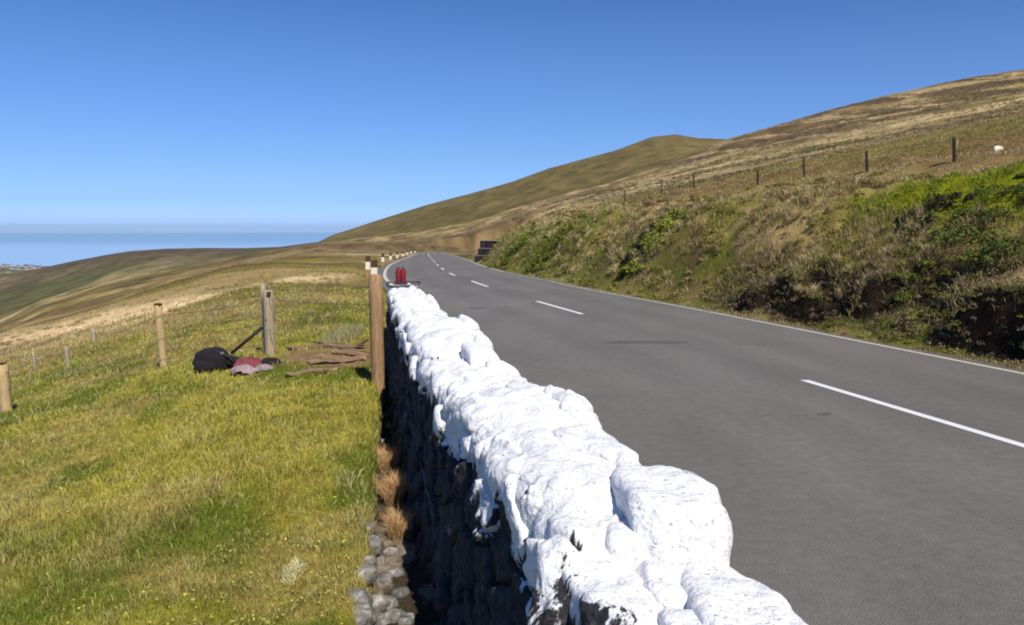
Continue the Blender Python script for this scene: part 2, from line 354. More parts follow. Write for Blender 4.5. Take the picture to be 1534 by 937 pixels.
# ------------------------------------------------------------------ terrain
LU = None
def lushf(X, Y): return np.exp(-(((X - LU[0] - .6) / 3.8) ** 2 + ((Y - LU[1] - .6) / 3.4) ** 2)) * sm(2.2, 3.6, bank_mask(X, Y))
def colours(X, Y, Z, steep):
    c = lambda *v: np.array(v, float)
    n1 = fbm(X / 2.1, Y / 2.1, 4, 61); n2 = fbm(X / .45, Y / .45, 4, 62); n3 = fbm(X / .1, Y / .1, 3, 63); nb = fbm(X / 11, Y / 11, 4, 64)
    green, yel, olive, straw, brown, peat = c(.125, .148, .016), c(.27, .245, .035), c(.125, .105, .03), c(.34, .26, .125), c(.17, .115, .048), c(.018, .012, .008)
    def mx(a, b, t): return a + (b - a) * t[..., None]
    one = np.ones(X.shape + (1,))
    # meadow
    na = fbm(X / .95, Y / .95, 4, 161); me = mx(one * green * .92, one * c(.225, .21, .035), sm(.38, .60, n2 * .45 + na * .55)); me = mx(me, one * c(.24, .18, .075), sm(.50, .63, fbm(X / 1.5, Y / 1.1, 4, 162)) * .5); me = mx(me, one * c(.07, .10, .008), sm(.46, .34, na) * .75); me = mx(me, one * olive * .7, sm(.5, .35, n3) * .4)
    dirt = c(.21, .145, .085)
    dx, dy, _ = EARTH
    me = mx(me, one * dirt, sm(1.0, .45, np.hypot((X - dx) / 1.0, (Y - dy) / 1.1) + .9 * (n2 - .5)))
    bx_, by_ = BAND; band = np.exp(-((Y - np.interp(X, bx_, by_)) / (1.5 + .15 * np.abs(X) + 1.2 * (n2 - .5))) ** 2) * sm(-5.5, -8.5, X) * sm(85, 60, Y)
    far_l = mx(one * olive * 1.25, one * straw * .8, sm(.36, .60, fbm(X / 7, Y / 3.2, 4, 66))); far_l = mx(far_l, one * c(.105, .075, .035), sm(.46, .58, fbm((X + Y * .3) / 22, (Y - X * .3) / 4.5, 4, 67)) * .85)
    far_l = mx(far_l, one * green * 1.2, sm(-14, -5, X) * sm(75, 30, Y) * sm(.42, .6, n1) * .6)
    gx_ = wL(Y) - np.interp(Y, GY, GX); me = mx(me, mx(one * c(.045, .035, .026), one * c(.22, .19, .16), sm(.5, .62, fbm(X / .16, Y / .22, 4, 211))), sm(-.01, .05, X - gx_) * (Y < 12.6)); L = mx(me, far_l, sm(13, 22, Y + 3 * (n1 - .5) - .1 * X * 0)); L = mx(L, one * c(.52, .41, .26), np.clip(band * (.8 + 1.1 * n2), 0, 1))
    # right bank and hillside
    b = mx(one * olive * 1.35, one * c(.125, .13, .02), sm(.44, .6, fbm(X / 3.3, Y / 3.3, 3, 71))); b = mx(b, one * straw * .85, sm(.44, .60, n2 * .5 + .5 * fbm(X / 4, Y / 4, 3, 172))); b = mx(b, one * brown * 1.0, sm(.55, .7, fbm(X / 1.6, Y / 1.6, 3, 73)) * .8)
    hs = mx(one * brown * .9, one * olive * 1.15, sm(.4, .62, fbm(X / 12, Y / 12, 4, 74))); hs = mx(hs, one * straw * .8, sm(.56, .74, fbm(X / 5, Y / 14, 4, 75)) * .7)
    n = bank_mask(X, np.minimum(Y, 180))
    b = mx(b, mx(one * c(.085, .105, .018), one * c(.10, .085, .03), sm(.42, .58, n2)), sm(2.2, .9, n + 1.6 * (n1 - .5)) * .6); Rr = mx(b, hs, sm(6, 13, n));  Rr = mx(Rr, one * c(.11, .15, .02), sm(20, 34, Y) * sm(5, 2.5, n) * sm(.38, .55, fbm(X / 1.9, Y / 1.9, 3, 171)) * .85)
    lush = lushf(X, Y); Rr = mx(Rr, one * c(.155, .18, .006), np.clip(lush * 1.8, 0, 1) * sm(.25, .42, n2 + .12))
    Rr = mx(Rr, one * peat, sm(.55, 1.1, steep + .9 * (n2 - .5)) * sm(2.1, 1.5, n) * sm(.15, .35, n) * sm(21, 18.5, Y))  # dark peat earth, its near-black also painting in the shade of the undercut hollow
    col = np.where((X > xc(Y))[..., None], Rr, L)
    # distance
    px = PX + F * X / np.maximum(Y, 1)
    f1 = fbm(X / 55, Y / 55, 5, 81); f2 = fbm(X / 14, Y / 26, 4, 82)
    hill = mx(one * c(.115, .098, .038), one * c(.135, .100, .055), sm(.4, .6, f1)); hill = mx(hill, one * straw * .8, sm(.50, .64, f2) * .8)
    sh = np.exp(-((np.log(np.maximum(Y, 1)) - np.log(185)) / .16) ** 2) * sm(620, 760, px); hill = mx(hill, one * c(.40, .31, .17), np.clip(sh * (1.7 * f2 + .2), 0, 1))
    hill = mx(hill, one * c(.075, .05, .028), sm(.46, .56, fbm(X / 30, Y / 60, 4, 85)) * sm(200, 300, Y) * sm(700, 1000, px) * .8); hill = mx(hill, one * c(.30, .24, .14), sm(.57, .64, fbm(X / 9, Y / 60, 4, 185)) * .8)
    hill = np.where((px < 520)[..., None], mx(L, hill * 1.05, sm(90, 160, Y)), hill)
    col = mx(col, hill, sm(60, 110, Y))
    hill = mx(hill, one * c(.095, .065, .035), sm(110, 150, Y) * sm(330, 240, Y) * sm(-75, -45, X) * sm(12, 2, X) * .8)
    col = mx(col, hill, sm(60, 110, Y))
    olivefar = mx(one * c(.098, .080, .026), one * c(.125, .098, .038), sm(.4, .62, fbm(X / 160, Y / 160, 5, 86)))
    col = mx(col, olivefar, sm(620, 1000, Y))
    low = mx(one * c(.075, .078, .03), one * c(.19, .165, .085), sm(.48, .58, fbm(X / 150, Y / 420, 4, 88))); low = mx(low, one * c(.075, .056, .036), sm(.42, .55, fbm(X / 400, Y / 500, 3, 89)) * sm(1100, 1700, Y))
    col = mx(col, low, sm(700, 1200, Y) * sm(540, 420, px))
    ft = (.5 * fbm(X / 3.5, Y / 9, 3, 191) + .5 * fbm(X / 1.2, Y / 3.5, 3, 193)) * sm(700, 250, Y) + fbm(X / 16, Y / 40, 3, 192) * sm(250, 700, Y); tex = (1 + .12 * sm(90, 200, Y)) * (1 + ((2.4 - 1.3 * sm(500, 900, Y)) * (ft - .5)) * sm(40, 90, Y))
    return np.clip(col * tex[..., None] * np.array([1.04, .98, .86]), .003, .8)
EARTH = hit(500, 533, 4)
LU = hit(1500, 290, 8); print('LUSH', LU)
_b = sorted([hit(px_, py_, 12) for px_, py_ in [(-60, 530), (0, 513), (100, 490), (200, 470), (300, 447), (370, 432), (430, 422)]])
BAND = ([q[0] for q in _b], [q[1] for q in _b]); print('BAND', _b)

def build_terrain():
    r1 = np.geomspace(1.0, 45, 430); r2 = np.geomspace(45, 9500, 300)[1:]
    r = np.concatenate([[.05, .35, .65], r1, r2])
    front = np.arctan(np.linspace(-.78, .78, 640)); a0 = front[-1]
    rest = np.linspace(a0, 2 * math.pi - a0, 70)[1:-1]
    th = np.concatenate([front, rest]); nt = len(th)
    A, Rr = np.meshgrid(th, r)
    # within the picture rings are kept at constant Y so that crests stay clean
    X = Rr * np.sin(A); Y = Rr * np.cos(A)
    Z = zfun(X, Y)
    e = .06 * np.maximum(Rr / 8, .7)
    steep = np.hypot(zfun(X + e, Y, False) - zfun(X - e, Y, False), zfun(X, Y + e, False) - zfun(X, Y - e, False)) / (2 * e)
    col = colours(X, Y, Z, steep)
    V = np.stack([X, Y, Z], -1).reshape(-1, 3); nr = len(r)
    i, j = np.meshgrid(np.arange(nr - 1), np.arange(nt), indexing='ij'); j2 = (j + 1) % nt
    Fc = np.stack([i * nt + j, i * nt + j2, (i + 1) * nt + j2, (i + 1) * nt + j], -1).reshape(-1, 4)[:, ::-1]
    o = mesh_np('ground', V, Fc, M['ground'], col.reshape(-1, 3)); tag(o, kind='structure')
build_terrain()

# sea
def mat_sea():
    m, b = base_mat('sea_water', .6, .15); n, l = nodes_of(m); p = pos(m)
    g = n.new('ShaderNodeSeparateXYZ'); l.new(p, g.inputs[0])
    w = noise_node(m, .00022, 3, .5, pos(m, (.3, 1, 1)))
    f = math_n(m, 'MULTIPLY_ADD', w.outputs[0], 9000, g.outputs[1]); f = math_n(m, 'DIVIDE', f, 40000)
    l.new(ramp(m, f, [(.42, (.25, .40, .62)), (.62, (.17, .31, .52))]), b.inputs['Base Color'])
    t = noise_node(m, .02, 4, .7, p); bump(m, b, t.outputs[0], 1.0, .6); return m
Vs = []; ang = np.linspace(0, 2 * math.pi, 97)[:-1]
for rr_ in (3000, 20000, 78000):
    for a in ang: Vs.append((rr_ * math.sin(a), rr_ * math.cos(a), -300))
Fs = [(k * 96 + j, (k + 1) * 96 + j, (k + 1) * 96 + (j + 1) % 96, k * 96 + (j + 1) % 96) for k in range(2) for j in range(96)]
tag(mesh_np('sea', Vs, Fs, mat_sea(), smooth=False), kind='structure')

# ------------------------------------------------------------------ road and markings
def strip(name, Ya, Yb, fl, fr, lift, mat, step=.5, cols=2):
    n = max(2, int((Yb - Ya) / step) + 1); Yv = np.linspace(Ya, Yb, n); V = []
    for y in Yv:
        a, b = float(fl(y)), float(fr(y))
        for k in range(cols):
            V.append((lerp(a, b, k / (cols - 1)), y, float(zroad(y)) + lift))
    Fc = [(i * cols + k, i * cols + k + 1, (i + 1) * cols + k + 1, (i + 1) * cols + k) for i in range(n - 1) for k in range(cols - 1)]
    Vn = np.array(V); colr = None
    if cols > 4:
        Yy, Xx = Vn[:, 1], Vn[:, 0]; u_ = Xx - xc(Yy); g_ = np.ones_like(u_)
        for t_ in (-2.3, -.85, .85, 2.3): g_ += .10 * np.exp(-((u_ - t_) / .32) ** 2)
        g_ -= .10 * sm(2.9, 3.5, u_) ; g_ += .22 * (fbm(Xx / .9, Yy / 3.5, 4, 201) - .5) - .05 * np.exp(-(u_ / .12) ** 2)
        colr = np.repeat(g_[:, None], 3, 1)
    o = mesh_np(name, V, Fc, mat, colr); return tag(o, kind='structure')
strip('road', -12, 230, lambda y: edgeL(y) if y > 12.2 else wR(y) - .15, lambda y: xr(y) + .12 + .05 * math.sin(y * 1.7) + .04 * math.sin(y * 4.1), 0.0, M['asphalt'], .35, 48)
lw = .075
strip('edge_line', -12, 184, lambda y: xr(y) - .11 - lw, lambda y: xr(y) - .11 + .4 * lw, .004, M['edge'], .4)
strip('edge_line', 13.0, 184, lambda y: xl(y) - lw, lambda y: xl(y) + lw, .004, M['edge'], .4)
dash = [(3.2, 10.08), (18.1, 21.4), (26.9, 29.9), (35.2, 38.2), (43.5, 46.5), (52, 55), (60.5, 64), (69, 72), (77.5, 81), (87, 93), (97, 104), (108, 116), (121, 130), (135, 146)]
for a, b_ in dash:
    strip('centre_dash', a, b_, lambda y: xc(y) - .06, lambda y: xc(y) + .06, .004, M['line'], .3)

def stain(name, px, py, wx, wy, rot, sd_):
    x0, y0 = at(px, py, 0); V = [(x0, y0, .004)]; N = 40
    for k in range(N):
        a = 2 * math.pi * k / N; r = 1 + .45 * (float(fbm(math.cos(a) * 1.5 + sd_, math.sin(a) * 1.5, 3, 7)) - .5) * 2
        u, v = wx * r * math.cos(a), wy * r * math.sin(a); V.append((x0 + u * math.cos(rot) - v * math.sin(rot), y0 + u * math.sin(rot) + v * math.cos(rot), .004))
    me = bpy.data.meshes.new(name); me.from_pydata(V, [], [(0, 1 + k, 1 + (k + 1) % N) for k in range(N)]); me.materials.append(M['tar']); o = bpy.data.objects.new(name, me); COL.objects.link(o); tag(o, kind='structure')
stain('tar_stain', 972, 513, .75, .16, -.05, 1); stain('tar_stain', 1235, 621, .09, .05, .3, 4); stain('tar_stain', 715, 462, .22, .12, .1, 9)

# ------------------------------------------------------------------ dry-stone wall, limewashed on top
ZB = -.15
def step_up(s, t):       # the near end of the top lies lower
    w = min(max((2.25 - t) / .2, 0), 1)
    return -.06 * min(max((2.27 - s) / .05, 0), 1) * w if t > 1.0 else 0.0
def wall_pt(s, t):
    p = wall_pt0(s, t); p.z += step_up(s, t); return p
def wall_pt0(s, t):
    """s along (world Y), t across: 0..1.15 left face, 1.15..1.85 top, 1.85..2.95 right face"""
    Lx, Rx = float(wL(s)), float(wR(s)); top = 1.07 + .05 * math.sin(s * 1.9 + 1) + .03 * math.sin(s * 5.3)
    if t <= 1.15:
        k = t / 1.15; return Vector((Lx - .13 * (1 - k) ** 1.2, s, lerp(ZB, top - .07, k)))
    if t <= 1.85:
        k = (t - 1.15) / .70; return Vector((lerp(Lx, Rx, k), s, top - .07 + .11 * max(math.sin(math.pi * k), 0) ** .6))
    k = (t - 1.85) / 1.10; return Vector((Rx + .07 * k, s, lerp(top - .07, -.08, k)))
def wall_frame(s, t):
    e = .05; p = wall_pt(s, t); a = wall_pt(s + e, t) - wall_pt(s - e, t); b = wall_pt(s, min(t + e, 2.95)) - wall_pt(s, max(t - e, 0))
    n = b.cross(a).normalized()
    if t < 1.15 and n.x > 0 or t > 1.85 and n.x < 0 or 1.15 < t < 1.85 and n.z < 0: n = -n
    return p, n
def wall_normal(s, t):    # rounded normal
    w = Vector((0, 0, 0))
    for dt in (-.09, -.04, 0, .04, .09):
        w += wall_frame(s, min(max(t + dt, .01), 2.94))[1]
    return w.normalized()
from mathutils import noise as mn
def voronoi_cells():
    rr = random.Random(11); seeds = []
    trow = [.08, .25, .41, .56, .72, .88, 1.03, 1.19, 1.39, 1.61, 1.82, 2.0, 2.25, 2.5, 2.75, 2.92]
    for k, t in enumerate(trow):
        ds = .30 if t < 1.1 else (.235 if t < 1.9 else .38)
        s = -2.6 + rr.uniform(0, ds)
        while s < 12.15:
            seeds.append((s + rr.uniform(-.07, .07), t + rr.uniform(-.045, .045))); s += ds * rr.uniform(.65, 1.4)
    cells = []
    for i, (sx, st) in enumerate(seeds):
        poly = [(sx - .5, max(0, st - .4)), (sx + .5, max(0, st - .4)), (sx + .5, min(2.95, st + .4)), (sx - .5, min(2.95, st + .4))]
        poly = [(min(max(a, -2.8), 12.22), b) for a, b in poly]
        for j, (qx, qt) in enumerate(seeds):
            if i == j or abs(qx - sx) > .95 or abs(qt - st) > .75: continue
            mx_, mt = (sx + qx) / 2, (st + qt) / 2; dx, dt = qx - sx, qt - st
            out = []
            for k in range(len(poly)):
                a, b = poly[k], poly[(k + 1) % len(poly)]
                da = (a[0] - mx_) * dx + (a[1] - mt) * dt; db = (b[0] - mx_) * dx + (b[1] - mt) * dt
                if da <= 0: out.append(a)
                if (da < 0 < db) or (db < 0 < da):
                    u = da / (da - db); out.append((a[0] + u * (b[0] - a[0]), a[1] + u * (b[1] - a[1])))
            poly = out
            if len(poly) < 3: break
        if len(poly) >= 3 and not 1.22 < st < 1.8: cells.append(((sx, st), poly))
    return cells
def stone_mesh(seed, poly, hi):
    rr = random.Random(int(seed[0] * 1000) * 31 + int(seed[1] * 1000))
    cx = sum(p[0] for p in poly) / len(poly); ct = sum(p[1] for p in poly) / len(poly)
    for _ in range(2):                       # round the corners
        q = []
        for k in range(len(poly)):
            a, b = poly[k], poly[(k + 1) % len(poly)]; w = .10 if _ == 0 else .25
            q += [(a[0] + (b[0] - a[0]) * w, a[1] + (b[1] - a[1]) * w), (a[0] + (b[0] - a[0]) * (1 - w), a[1] + (b[1] - a[1]) * (1 - w))]
        poly = q
    # resample
    N = 40 if hi == 2 else (20 if hi else 14)
    per = [0]
    for k in range(len(poly)):
        a, b = poly[k], poly[(k + 1) % len(poly)]; per.append(per[-1] + math.hypot(b[0] - a[0], b[1] - a[1]))
    ring = []
    for k in range(N):
        d = per[-1] * k / N; i = max(j for j in range(len(poly)) if per[j] <= d + 1e-9); a, b = poly[i], poly[(i + 1) % len(poly)]; u = (d - per[i]) / max(per[i + 1] - per[i], 1e-6)
        ring.append((a[0] + (b[0] - a[0]) * u, a[1] + (b[1] - a[1]) * u))
    top = 1.12 < seed[1] < 1.9; upper = seed[1] > .95 and seed[1] < 1.95
    prot = rr.uniform(-.02, .045) if upper else rr.uniform(-.012, .035)
    if top and rr.random() < .15: prot += rr.uniform(.015, .04)
    if 1.55 < seed[1] < 2.1 and rr.random() < .2: prot += rr.uniform(.01, .03)
    bulge = rr.uniform(.006, .022); ta, tb = rr.uniform(-.24, .24), rr.uniform(-.24, .24)
    radii = [(1.0, -.08), (.985, -.03), (.955, -.004), (.88, .5), (.76, .75), (.62, .88), (.47, .95), (.31, 1.0), (.15, 1.0)] if hi == 2 else ([(1.0, -.07), (.96, -.01), (.84, .4), (.55, .9), (.2, 1.0)] if hi else [(1.0, -.06), (.9, .2), (.5, 1.0)])
    V = []; sh = 1 - rr.uniform(.012, .04)
    offs = Vector((rr.uniform(0, 50), rr.uniform(0, 50), rr.uniform(0, 50)))
    def put(s_, t_, h, rim):
        p = wall_pt(s_, t_); n = wall_normal(s_, t_)
        hh = h + (ta * (s_ - cx) + tb * (t_ - ct)) * (0.35 + .65 * (1 - rim))
        q = p + n * hh
        d = mn.noise(q * 7 + offs) * .018 + mn.noise(q * 19 + offs) * (.011 if hi == 2 else .007) - (abs(mn.noise(q * 8 - offs)) - .2) * (.038 if hi == 2 else .028) - (abs(mn.noise(q * 21 + offs)) - .2) * (.012 if hi == 2 else 0)
        if hi == 2: d += mn.noise(q * 45) * .004
        return q + n * d * (1 if rim < .99 else .6)
    for r_, h in radii:
        hh = h if h < 0 else prot + bulge * h
        if h < 0 and h > -.05: hh = h * 1 + prot * .8
        if h <= -.05: hh = h
        for (a, b) in ring:
            V.append(put(cx + (a - cx) * r_ * sh, ct + (b - ct) * r_ * sh, hh, r_))
    V.append(put(cx, ct, prot + bulge, 0))
    Fc = []
    for k in range(len(radii) - 1):
        for i in range(N):
            j = (i + 1) % N; Fc.append((k * N + i, k * N + j, (k + 1) * N + j, (k + 1) * N + i))
    c = len(V) - 1; k = len(radii) - 1
    for i in range(N): Fc.append((k * N + i, k * N + (i + 1) % N, c, c))
    return V, Fc
def pymesh(name, V, Fc, mat, parent=None, smooth=True):
    Fc = [tuple(dict.fromkeys(f)) for f in Fc]
    me = bpy.data.meshes.new(name); me.from_pydata([tuple(v) for v in V], [], Fc); me.validate()
    bm = bmesh.new(); bm.from_mesh(me); bmesh.ops.recalc_face_normals(bm, faces=bm.faces); bm.to_mesh(me); bm.free()
    if smooth: me.polygons.foreach_set('use_smooth', [True] * len(me.polygons))
    me.materials.append(mat); o = bpy.data.objects.new(name, me); COL.objects.link(o)
    if parent: o.parent = parent
    return o
def block_mesh(seed, dims, sub):
    rr = random.Random(seed); bm = bmesh.new(); bmesh.ops.create_icosphere(bm, subdivisions=sub, radius=1)
    cuts = []
    for _ in range(9):
        n = Vector((rr.choice((-1, 1)) * rr.uniform(.3, 1), rr.choice((-1, 1)) * rr.uniform(.3, 1), rr.uniform(-.3, 1.0))).normalized()
        cuts.append((n, (abs(n.x) + abs(n.y) + abs(n.z)) * rr.uniform(.66, .86)))
    off = Vector((rr.uniform(0, 99), rr.uniform(0, 99), 0)); p = 7.0
    sk = (rr.uniform(-.18, .18), rr.uniform(-.18, .18), rr.uniform(-.10, .10), rr.uniform(-.10, .10))
    for v in bm.verts:
        d = v.co.normalized(); k = (abs(d.x) ** p + abs(d.y) ** p + abs(d.z) ** p) ** (-1 / p); q = d * k
        for n, lim in cuts:
            e = q.dot(n) - lim
            if e > 0: q -= n * e
        q = Vector((q.x * (1 + sk[0] * q.y), q.y * (1 + sk[1] * q.x), q.z + sk[2] * q.x + sk[3] * q.y))
        w = Vector((q.x * dims[0] / 2, q.y * dims[1] / 2, q.z * dims[2] / 2))
        nz = mn.noise(w * 7 + off) * .016 + mn.noise(w * 18 + off) * .008 + mn.noise(w * 44 + off) * .003
        v.co = w + d * nz
    return bm
def cap_stones():
    rr = random.Random(23); out = []
    fixed = [(2.27, 2.74, 1.16), (2.98, 3.46, 1.12), (3.95, 4.52, 1.13), (5.3, 5.9, 1.13), (7.1, 7.75, 1.13)]
    s = -2.6
    rowsR = []
    while s < 12.1:                                  # stones along the road side
        f = next((q for q in fixed if q[0] - .12 < s < q[1] - .1), None)
        if f: a, b, tz = f
        else:
            a = s; ln = rr.uniform(.26, .42) if s > 2.2 else rr.uniform(.45, .62); nx = [q[0] for q in fixed if q[0] > s]
            b = a + ln
            if nx and b > nx[0] - .12: b = nx[0]
            tz = rr.uniform(1.04, 1.10) if s > 2.2 else rr.uniform(.995, 1.02)
        rowsR.append((a, b, tz)); s = b
    for a, b, tz in rowsR:
        m_ = (a + b) / 2; Lx, Rx = float(wL(m_)), float(wR(m_)); W = Rx - Lx; w = W * rr.uniform(.42, .52)
        out.append((Rx - w / 2 + .01 + rr.uniform(-.02, .02), m_, tz, w, b - a + .03))
    s = -2.6
    while s < 12.1:                                  # stones along the meadow side
        ln = rr.uniform(.22, .38) if s > 2.2 else rr.uniform(.35, .5); m_ = s + ln / 2; Lx, Rx = float(wL(m_)), float(wR(m_)); W = Rx - Lx; w = W * rr.uniform(.36, .46)
        out.append((Lx + w / 2 + rr.uniform(-.01, .03), m_, rr.uniform(1.02, 1.08) if s > 2.2 else rr.uniform(.98, 1.01), w, ln + .03)); s += ln
    s = -2.5
    while s < 12.0:                                  # small fillers down the middle
        ln = rr.uniform(.2, .36); m_ = s + ln / 2; Lx, Rx = float(wL(m_)), float(wR(m_)); W = Rx - Lx
        out.append((lerp(Lx, Rx, rr.uniform(.42, .56)), m_, rr.uniform(1.04, 1.085) if s > 2.2 else rr.uniform(.99, 1.01), W * rr.uniform(.28, .4), ln + .03)); s += ln
    return out
CAPS = cap_stones(); NCAP = len(CAPS)
def build_wall():
    root = empty('stone_wall', (0, 0, 0)); tag(root, 'long low dry-stone wall with thick whitewash over its jagged top beside the road', 'wall')
    # hearting behind the stones
    S = np.concatenate([np.arange(-2.8, 1, .1), np.arange(1, 5, .03), np.arange(5, 12.2, .06)]); T = np.concatenate([np.linspace(0, .75, 10), np.linspace(.78, 1.12, 14), np.linspace(1.15, 1.85, 24), np.linspace(1.9, 2.2, 6), np.linspace(2.3, 2.95, 5)]); V = []
    for s in S:
        for t in T:
            p = wall_pt(s, t); n = wall_normal(s, t); up_ = .8 < t < 2.1; V.append(p + n * ((-.012 if up_ else -.028) + .03 * mn.noise(p * 6) + .016 * mn.noise(p * 13) + .004 * mn.noise(p * 34)))
    nT = len(T); Fc = [(i * nT + j, i * nT + j + 1, (i + 1) * nT + j + 1, (i + 1) * nT + j) for i in range(len(S) - 1) for j in range(nT - 1)]
    Fc.append(tuple(range((len(S) - 1) * nT, len(S) * nT))); Fc.append(tuple(range(nT - 1, -1, -1)))
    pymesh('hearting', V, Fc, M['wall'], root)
    for i, (x, y, tz, w, ln) in enumerate(CAPS):
        h = .26 if w > .2 else .22; bm = block_mesh(i * 7 + 3, (w, ln, h), 5 if 1.2 < y < 4.2 else (4 if 0 < y < 7 else 3))
        o = link_bm('coping_stone', bm, M['wall'], root, True, (x, y, tz - h / 2)); rr_ = random.Random(i); o.rotation_euler = (rr_.uniform(-.06, .06), rr_.uniform(-.09, .09), R_(12) + rr_.uniform(-.14, .14))
    cells = voronoi_cells()
    def size(c):
        (s, t), poly = c
        if s < .6: return 0
        d = max(s, 1.0); vis = 1.0 if t < 1.85 else .02
        if t < 1.0: vis *= .55
        return vis / d
    cells.sort(key=size, reverse=True)
    rest = ([], [])
    for k, ((s, t), poly) in enumerate(cells):
        hi = 2 if (s < 4.5 and t < 1.95 and k < 300) else (1 if k < 300 else 0)
        V, Fc = stone_mesh((s, t), poly, hi)
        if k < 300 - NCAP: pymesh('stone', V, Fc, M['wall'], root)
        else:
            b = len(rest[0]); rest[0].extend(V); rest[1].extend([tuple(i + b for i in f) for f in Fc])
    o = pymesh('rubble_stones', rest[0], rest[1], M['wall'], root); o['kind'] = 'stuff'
build_wall()

# ------------------------------------------------------------------ blades and leaves (joined stuff)
def blades(P, h, w, lean, col, tipc=1.25, jit=.22):
    n = len(P); th = rng.uniform(0, 2 * math.pi, n); ph = rng.uniform(0, 2 * math.pi, n)
    side = np.stack([np.cos(th), np.sin(th), np.zeros(n)], -1); ld = np.stack([np.cos(ph), np.sin(ph), np.zeros(n)], -1)
    up = np.array([0, 0, 1.0]); H = h[:, None]; W = w[:, None] / 2; Ln = lean[:, None]
    b0 = P - up * .02; mid = P + up * H * .55 + ld * H * Ln * .35; tip = P + up * H * np.sqrt(np.clip(1 - Ln ** 2 * .6, .1, 1)) + ld * H * Ln
    V = np.stack([b0 - side * W, b0 + side * W, mid + side * W * .75, mid - side * W * .75, tip], 1).reshape(-1, 3)
    k = np.arange(n)[:, None] * 5
    T3 = np.concatenate([k + np.array([0, 1, 2]), k + np.array([0, 2, 3]), k + np.array([3, 2, 4])], 0)
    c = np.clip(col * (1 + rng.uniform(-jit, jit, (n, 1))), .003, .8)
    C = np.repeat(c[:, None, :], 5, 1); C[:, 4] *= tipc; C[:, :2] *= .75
    return V, T3, C.reshape(-1, 3)
def leaves(Cn, rad, N, size, col, flat=.7):
    """small leaf quads through ellipsoids; Cn (k,3), rad (k,), col (k,3)"""
    k = len(Cn); idx = np.repeat(np.arange(k), N)
    n = len(idx); d = rng.normal(size=(n, 3)); d /= np.linalg.norm(d, axis=1)[:, None]; d[:, 2] = np.abs(d[:, 2]) * 1.0 - .15
    r = rng.uniform(.55, 1.0, n) ** .5 * rad[idx] * (1 + .25 * np.sin(d[:, 0] * 7 + idx) * np.cos(d[:, 1] * 6 + idx * 2))
    p = Cn[idx] + d * r[:, None] * np.array([1, 1, flat])
    a = rng.normal(size=(n, 3)); a /= np.linalg.norm(a, axis=1)[:, None]; b = np.cross(a, d + rng.normal(size=(n, 3)) * .5); b /= np.linalg.norm(b, axis=1)[:, None] + 1e-6
    s = size * rng.uniform(.6, 1.4, n)[:, None] if np.isscalar(size) else (size[idx] * rng.uniform(.6, 1.4, n))[:, None]
    V = np.stack([p - a * s, p + b * s * .45, p + a * s, p - b * s * .45], 1).reshape(-1, 3)
    Fq = np.arange(n * 4).reshape(-1, 4)
    c = np.clip(col[idx] * (1 + rng.uniform(-.35, .35, (n, 1))), .003, .8)
    return V, Fq, np.repeat(c[:, None, :], 4, 1).reshape(-1, 3)
def sample_polar(n, t0, t1, y0, y1, p=1.0):
    """points in a wedge, density falling with distance like 1/Y^(1+..)"""
    u = rng.uniform(0, 1, n); Y = y0 * (y1 / y0) ** (u ** p); t = rng.uniform(t0, t1, n); return t * Y, Y
def steepness(X, Y, e=.08):
    return np.hypot(zfun(X + e, Y, False) - zfun(X - e, Y, False), zfun(X, Y + e, False) - zfun(X, Y - e, False)) / (2 * e)

# meadow turf
X, Y = sample_polar(270000, -.80, .02, 2.0, 26.0, .9)
gapf = np.interp(Y, GY, GX)
edge_x = np.where(Y < 12.6, wL(Y) - gapf + .03, edgeL(Y) - .25)
k = X < edge_x; k &= rng.uniform(0, 1, len(X)) < .35 + .65 * sm(.95, 1.25, np.hypot((X - EARTH[0]) / 1.0, (Y - EARTH[1]) / 1.1)) * 1.0
earthy = sm(1.0, .6, np.hypot((X - EARTH[0]) / 1.0, (Y - EARTH[1]) / 1.1)); k &= rng.uniform(0, 1, len(X)) > earthy * .85
X, Y = X[k], Y[k]; Z = zfun(X, Y); cc = colours(X, Y, Z, np.zeros_like(X))
pick = rng.uniform(0, 1, len(X)); pale = fbm(X / .25, Y / .25, 3, 91)
cc = np.where((pick < .10 + .35 * sm(.5, .7, pale))[:, None], np.array([.40, .36, .13]) * rng.uniform(.6, 1.1, (len(X), 1)), cc * 1.45)
h = rng.uniform(.016, .045, len(X)) * (1 + 1.1 * sm(.5, .75, fbm(X / .8, Y / .8, 3, 92))) * (1 + Y * .035); w = .0035 * np.maximum(Y / 3.2, 1) * rng.uniform(.7, 1.3, len(X))
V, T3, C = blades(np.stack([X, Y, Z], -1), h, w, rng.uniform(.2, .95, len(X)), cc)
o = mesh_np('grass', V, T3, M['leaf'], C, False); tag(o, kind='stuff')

# yellow flecks of tormentil in the turf
X, Y = sample_polar(1500, -.62, -.12, 2.6, 9.0, 1)
k = (X < wL(Y) - .6) & (fbm(X / .7, Y / .7, 2, 95) > .47); X, Y = X[k], Y[k]; Z = zfun(X, Y) + rng.uniform(.02, .055, len(X))
V, Fq, C = leaves(np.stack([X, Y, Z], -1), np.full(len(X), .006), 4, .0065, np.tile(np.array([[.50, .46, .08]]), (len(X), 1)))
o = mesh_np('yellow_flowers', V, Fq, M['leaf'], C, False); tag(o, kind='stuff')

